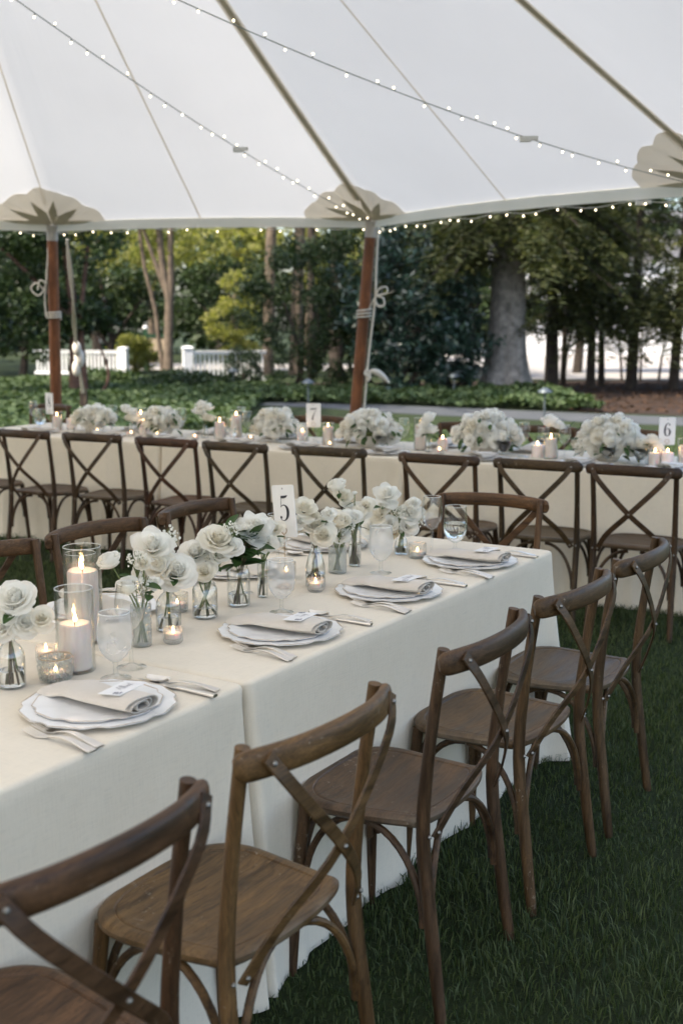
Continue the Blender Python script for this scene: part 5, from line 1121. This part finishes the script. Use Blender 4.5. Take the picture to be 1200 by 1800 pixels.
# forked tree with pale trunk
fk = [([(-4.85, 33, -.05), (-4.83, 33, 1.0), (-4.78, 33, 2.2), (-4.95, 33, 3.2), (-5.1, 33, 6)], .155, .08), ([(-4.83, 33.05, 1.6), (-4.72, 33, 2.6), (-4.7, 33, 4), (-4.55, 33, 7)], .12, .07), ([(-5.0, 33.1, .1), (-5.12, 33.1, 1.2), (-5.2, 33.1, 2.0), (-5.5, 33.1, 3.4), (-5.7, 33.1, 6)], .07, .05), ([(-4.85, 33, 2.4), (-5.2, 33, 3.4), (-5.6, 33, 4.6)], .08, .04)]
p = np.concatenate([clumps((-4.9, 33.3, 4.7), (3.2, 1.4, .9), 64, 40, .40, rg, .4), clumps((-4.8, 34, 3.5), (2.0, 1.0, .5), 26, 30, .30, rg, .4)])
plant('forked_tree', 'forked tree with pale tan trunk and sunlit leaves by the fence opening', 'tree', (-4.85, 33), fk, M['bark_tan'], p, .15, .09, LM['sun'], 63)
# layered dark green trees behind it
for i, (c0, r0, nc, lab) in enumerate((((-7.2, 36.5, 2.4), (1.9, 1.2, 1.0), 90, 'dark layered tree behind the left fence section and the globe lamp'), ((-3.6, 39.5, 2.5), (2.2, 1.0, 1.7), 110, 'dark leafy tree in shade between forked trunk and sunlit shrub'), ((-9.6, 35.5, 1.9), (2.0, 1.2, 1.6), 80, 'dark leafy tree in shade at the far end of the ivy bed'))):
    p = clumps(c0, r0, nc, 60, .42, rg, .5); p = p[p[:, 2] > .2]
    plant('layered_tree', lab, 'tree', (c0[0], c0[1]), [([(c0[0], c0[1], -.05), (c0[0] + .1, c0[1], 1.2), (c0[0] - .2, c0[1], 3.0)], .13, .05), ([(c0[0], c0[1], .8), (c0[0] + .7, c0[1], 1.8), (c0[0] + 1.2, c0[1], 2.4)], .06, .03), ([(c0[0], c0[1], .9), (c0[0] - .7, c0[1], 1.8), (c0[0] - 1.2, c0[1], 2.3)], .06, .03)], M['bark_dark'], p, .17, .08, LM['layer'], 70 + i, None, .3)
# dark tree at the left with reddish stems
p = np.concatenate([clumps((-6.5, 25.5, 3.9), (1.9, 1.4, 1.6), 120, 60, .40, rg, .45), clumps((-6.9, 25.2, 1.8), (1.5, 1.0, 1.0), 60, 60, .36, rg, .5), clumps((-5.6, 25.6, 1.7), (.9, .8, .45), 22, 60, .3, rg, .5)])
plant('shade_tree', 'dark shade tree with reddish stems behind the pole by sign eight', 'tree', (-5.75, 25.4), [([(-5.75, 25.4, -.05), (-5.72, 25.4, 1.4), (-5.8, 25.4, 2.6), (-6.0, 25.4, 5)], .15, .06), ([(-5.5, 25.3, 0), (-5.55, 25.3, 1.6), (-5.35, 25.3, 3.2)], .07, .04), ([(-5.2, 25.3, -.02), (-5.0, 25.3, .5), (-5.25, 25.3, 1.3)], .045, .02), ([(-5.75, 25.4, 1.6), (-6.6, 25.2, 2.6), (-7.2, 25.0, 3.2)], .06, .03)], plain('reddish_bark', (.10, .055, .038), .9, var=.35, nscale=8), p, .16, .075, LM['layer'], 80, None, .25)
# tall straight trunks behind the evergreen shrub, tops hidden by the canopy
for i, (px, py, r_, ln, bk, lab) in enumerate(((-2.25, 36, .20, .10, 'bark_tan', 'straight tan trunk, first of the four behind the evergreen shrub'), (-1.45, 36.5, .21, .12, 'bark_tan', 'straight tan trunk, second of the four behind the evergreen shrub'), (-.90, 35.5, .14, 0, 'bark_dark', 'thin dark trunk behind the evergreen shrub'), (-.18, 34.5, .22, .05, 'bark_dark', 'thick dark trunk next to the bow pole'))):
    p = clumps((px, py, 7.8), (2.0, 1.8, 2.4), 60, 34, .6, rg, .4)
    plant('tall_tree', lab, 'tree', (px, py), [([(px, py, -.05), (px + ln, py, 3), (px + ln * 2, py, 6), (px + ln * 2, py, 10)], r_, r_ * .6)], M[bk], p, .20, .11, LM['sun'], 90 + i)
# bright foliage behind
for i, (c0, r0, nc) in enumerate((((-1.2, 44, 4.6), (2.6, 1.2, 2.6), 80), ((-7.5, 47, 5.2), (4.2, 1.4, 2.6), 110), ((1.8, 40, 4.4), (2.0, 1.2, 1.8), 70), ((-9.0, 43.5, 3.9), (3.0, 1.2, 1.5), 80), ((-3.9, 43.5, 4.4), (1.8, 1.0, 1.2), 60))):
    p = clumps(c0, r0, nc, 40, .55, rg, .4)
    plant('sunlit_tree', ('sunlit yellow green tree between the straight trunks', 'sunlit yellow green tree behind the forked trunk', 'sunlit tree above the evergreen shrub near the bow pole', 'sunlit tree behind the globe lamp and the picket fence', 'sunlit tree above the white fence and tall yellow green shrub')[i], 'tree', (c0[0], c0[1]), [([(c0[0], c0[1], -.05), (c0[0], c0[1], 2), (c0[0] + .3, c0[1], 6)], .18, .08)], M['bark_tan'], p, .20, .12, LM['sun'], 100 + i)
# dark garden trees closing the view behind the hemlocks and the lawn
for i, (c0, r0, nc, lab) in enumerate((((7.5, 37.5, 4.6), (3.2, 1.6, 2.7), 120, 'dark leafy tree in the shade behind the slender hemlocks'), ((13.0, 36, 4.4), (3.2, 1.6, 3.0), 110, 'dark leafy tree beyond the last slender hemlock'), ((2.6, 33.5, 3.4), (2.2, 1.2, 2.6), 110, 'dark leafy tree behind the rhododendron'), ((-12.5, 42, 4.2), (4.0, 1.8, 3.2), 120, 'dark leafy tree behind the far end of the picket fence'), ((-5.4, 52, 4.2), (3.6, 1.8, 3.6), 120, 'dark leafy tree far behind the forked trunk'), ((1.0, 50, 4.6), (3.6, 1.8, 3.8), 110, 'dark leafy tree far behind the straight trunks'))):
    p = clumps(c0, r0, nc, 60, .6, rg, .4); plant('garden_tree', lab, 'tree', (c0[0], c0[1]), [([(c0[0], c0[1], -.05), (c0[0] + .1, c0[1], 2), (c0[0], c0[1], c0[2])], .16, .07)], M['bark_dark'], p, .24, .13, LM['layer' if c0[0] < 0 else 'yew'], 120 + i)
for i, (tx, ty, c0, r0, lab) in enumerate(((-10.8, 19.5, (-6.2, 20.3, 10.0), (5.4, 4.6, 3.2), 'unseen tall tree added to shade the ground and shrubs past the ivy bed'),)):  # added out of view; its crown only shades the planting beyond
    p = clumps(c0, r0, 130, 26, 1.1, rg, .3); plant('shade_tree', lab, 'tree', (tx, ty), [([(tx, ty, -.05), (tx + .3, ty, 4), (c0[0] - 1.5, c0[1], 8), (c0[0], c0[1], 10)], .38, .12), ([(tx + .2, ty, 4), (tx - 1, ty + 1, 7), (tx - 1, ty + 2, 9.5)], .2, .08)], M['bark_grey'], p, .42, .26, LM['layer'], 140 + i)
for i, (cx, lab) in enumerate(((5.6, 'low dark understory shrub behind the first slender hemlock'), (8.2, 'low dark understory shrub behind the middle slender hemlocks'), (10.9, 'low dark understory shrub behind the last slender hemlock'))):
    p = clumps((cx, 32.3, 1.95), (1.6, .7, .85), 70, 60, .34, rg, .3); plant('understory_shrub', lab, 'shrub', (cx, 32.3), [([(cx + k * .5, 32.3, 0), (cx + k * .6, 32.3, .9), (cx + k * .8, 32.3, 2)], .04, .015) for k in (-1, 0, 1)], M['bark_dark'], p, .16, .06, LM['yew'], 150 + i)
# far woods, and unseen clumps at the left and behind added to block light
p = np.concatenate([clumps((xx, 66 + 6 * math.sin(xx), 5.5), (5.5, 2.5, 6.0), 60, 45, 1.0, rg, .4) for xx in range(-44, 48, 9)] + [clumps((xx, 61 + 2 * math.sin(xx * 2), 2.6), (3.6, 1.5, 2.8), 60, 50, .8, rg, .3) for xx in range(-42, 46, 6)] + [clumps((-17 - 3 * math.sin(yy), yy, 6.5), (2.6, 3.2, 4.5), 44, 42, 1.0, rg, .4) for yy in (14, 21, 28, 36, 45)] + [clumps((xx, yy, 5.0), (3.4, 3.0, 5.0), 40, 34, 1.2, rg, .4) for xx, yy in ((-15, 5), (-15, -2), (-13, -8), (-9, -12))]); v, f = leaf_quads(p, .55, .32, rg)
o = obj('distant_and_blocker_woods', mesh_np('distant_and_blocker_woods', v, f, LM['yew'])); stuff(o); tag(o, 'dark distant woods behind the gardens, plus unseen clumps added to block light', 'woods')

# ground cover: ivy bed, low mounds, strip beyond the driveway
def cover(name, label, n, x0, x1, y0, y1, ok, hfn, L, W, key):
    x, y = RNG.uniform(x0, x1, n), RNG.uniform(y0, y1, n); k = ok(x, y); x, y = x[k], y[k]; z = hfn(x, y) * (.35 + .65 * RNG.random(len(x)) ** .5)
    v, f = leaf_quads(np.stack([x, y, z], 1), L, W, RNG, .55); o = obj(name, mesh_np(name, v, f, LM[key])); stuff(o); tag(o, label, 'ground cover')
edge = lambda x: 16.6 + .7 * np.sin(x * .7) + np.maximum(0, x + 4) * .8
cover('ivy_bed', 'leafy green ivy bed in front of the white fence', 60000, -14, -1.6, 15.5, 31.5, lambda x, y: (y > edge(x)), lambda x, y: .09 + .12 * clumpnoise(x, y) * np.minimum(1, (y - edge(x)) * .8 + .2), .15, .11, 'ivy')
cover('ground_cover', 'bright green ground cover strip between driveway and shrubs', 36000, -4.5, 4.6, 20, 27.6, lambda x, y: (y > np.where(x < .5, 23.4 - (x + 1.5) * .45, 22.9 - (x - .5) * .62) + .1) & (y < 26.3 + .3 * np.sin(x * 2)), lambda x, y: .08 + .22 * clumpnoise(x * 1.5, y * 1.5), .12, .09, 'ivy')
for i, (cx, cy, rx) in enumerate(((-5.9, 29.5, 1.1), (-3.9, 28.2, 1.0), (-3.2, 27.2, .8))):
    p = blob((cx, cy, .12), (rx, .7, .34), 2200, rg, .6); p = p[p[:, 2] > .03]
    plant('low_shrub', ('low spreading green shrub before the left fence section', 'low dark shrub at the foot of the right fence post', 'low dark shrub in front of the right fence pickets')[i], 'shrub', (cx, cy), None, None, p, .13, .08, LM['ivy' if i == 0 else 'layer'], 110 + i, None, .4)
# fallen leaves under the hemlocks
M['litter'] = leafmat('dry_leaf', (.035, .020, .012), (.085, .046, .026), .1, .9)
x = RNG.uniform(4.2, 13, 5000); y = RNG.uniform(20.5, 31, 5000); v, f = leaf_quads(np.stack([x, y, RNG.uniform(.012, .04, 5000)], 1), .09, .06, RNG, .9)
o = obj('leaf_litter', mesh_np('leaf_litter', v, f, M['litter'])); stuff(o); tag(o, 'dry brown leaf litter on the mulch bed', 'leaf litter')

# ------------------------------------------------------------------ white picket fences
def fence(p0, p1, h_, npk, label, post_at, group=None):
    p0, p1 = Vector((*p0, 0)), Vector((*p1, 0)); d = p1 - p0; L = d.length; rz = math.atan2(d.y, d.x); e = obj('picket_fence', None, None, p0, rz); tag(e, label, 'fence', group)
    obj('top_rail', MB().box((L / 2, 0, h_ * .88), (L, .09, .07)).box((L / 2, 0, h_ * .93), (L, .13, .028)).mesh('top_rail', M['white_paint'], False), e); obj('bottom_rail', MB().box((L / 2, 0, .14), (L, .07, .08)).mesh('bottom_rail', M['white_paint'], False), e)
    pk = MB().box((0, 0, h_ * .5), (.045, .03, h_ * .74)).mesh('picket', M['white_paint'], False)
    for k in range(npk): obj('picket', pk, e, (L * (k + .8) / (npk + .6), 0, 0))
    w_ = .115; ps = MB().lathe([(w_ * 1.41, 0), (w_ * 1.41, h_ * .98), (w_ * 1.62, h_ * .99), (w_ * 1.62, h_ * 1.03), (w_ * 1.2, h_ * 1.06), (.01, h_ * 1.075)], 4).mesh('post', M['white_paint'], False)
    for x in post_at: obj('post', ps, e, (x * L, 0, 0), R(45))
fence((-3.78, 29.0), (-1.9, 29.6), .95, 17, 'white picket fence section ending at the round clipped bush', (0,))
fence((-6.28, 34.0), (-9.0, 34.6), .84, 24, 'white picket fence section beneath the globe lamp', (0,))
# hanging sign post, globe lamp, path lights
gp = plain('green_paint', (.02, .07, .035), .5); tan_ = plain('sign_board_tan', (.42, .34, .24), .7)
e = obj('sign_post', None, None, (-6.62, 40, 0)); tag(e, 'green post with hanging tan board beyond the fence opening', 'sign post')
obj('post', MB().box((0, 0, .68), (.11, .11, 1.36)).mesh('post', gp, False), e); obj('finial', MB().ball((0, 0, 1.42), .09, 10, 6).mesh('finial', M['white_paint']), e); obj('arm', MB().box((.35, 0, 1.14), (.75, .06, .09)).box((.35, 0, 1.20), (.78, .08, .03)).mesh('arm', gp, False), e); obj('board', MB().box((.36, 0, .85), (.50, .04, .40)).mesh('board', tan_, False), e)
e = obj('globe_lamp', None, None, (-7.45, 37.0, 0)); tag(e, 'white globe lamp on a short post behind the picket fence', 'lamp'); obj('post', MB().tube([(0, 0, 0), (0, 0, .95)], .03, 8).mesh('post', gp), e); obj('globe', MB().ball((0, 0, 1.02), .12, 14, 8, .75).mesh('globe', M['white_paint']), e)
lampm = plain('lamp_metal', (.10, .12, .13), .45, .5); LC = MB().lathe([(.001, .475), (.03, .47), (.10, .42), (.105, .405), (.09, .41), (.02, .425)], 18).mesh('cap', lampm); LS = MB().tube([(0, 0, -.02), (0, 0, .42)], .014, 8).mesh('stake', lampm)
for x, y, ds in ((-.62, 21.9, 'beside the driveway behind sign seven'), (3.28, 18.95, 'at the driveway edge in front of the grey trunk'), (2.35, 24.6, 'in the ground cover before the rhododendron'), (-2.5, 27.2, 'in front of the round clipped bush')):
    spawn('path_light', [P_('cap', LC), P_('stake', LS)], 'dark mushroom shaped path light ' + ds, 'lamp', None, (x, y, 0), 0, 1.15)
# white clapboard houses glimpsed through the trees
def house(org, w_, h_, rz, label, nb):
    e = obj('clapboard_house', None, None, org, rz); tag(e, label, 'house'); bd = MB().box((0, 0, 0), (w_, .05, h_ / nb * .96), Matrix.Rotation(R(4), 3, 'X')).mesh('siding_board', M['white_paint'], False)
    for k in range(nb): obj('siding_board', bd, e, (w_ / 2, -.02, h_ * (k + .5) / nb))
    obj('wall', MB().box((w_ / 2, 3, h_ / 2), (w_ - .02, 6, h_)).mesh('wall', M['white_paint'], False), e)
    rf = plain('slate_roof', (.10, .10, .105), .8) if 'slate_roof' not in bpy.data.materials else bpy.data.materials['slate_roof']
    obj('roof', MB().add([(-.4, -.4, h_), (w_ + .4, -.4, h_), (w_ + .4, 3, h_ + 2.6), (-.4, 3, h_ + 2.6), (-.4, 6.4, h_), (w_ + .4, 6.4, h_)], [(0, 1, 2, 3), (3, 2, 5, 4), (0, 3, 4), (1, 5, 2)]).mesh('roof', rf, False), e)
    for x in (w_ * .25, w_ * .65): wn = obj('window', MB().box((x, -.07, h_ * .5), (1.0, .06, 1.4)).mesh('window', M['white_paint'], False), e); obj('pane', MB().box((x, -.085, h_ * .5), (.8, .05, 1.2)).mesh('pane', plain('dark_pane', (.03, .035, .04), .1) if 'dark_pane' not in bpy.data.materials else bpy.data.materials['dark_pane'], False), wn)
house((7.5, 58, 0), 14, 4.6, 0, 'white house glimpsed behind the slender hemlocks', 18)
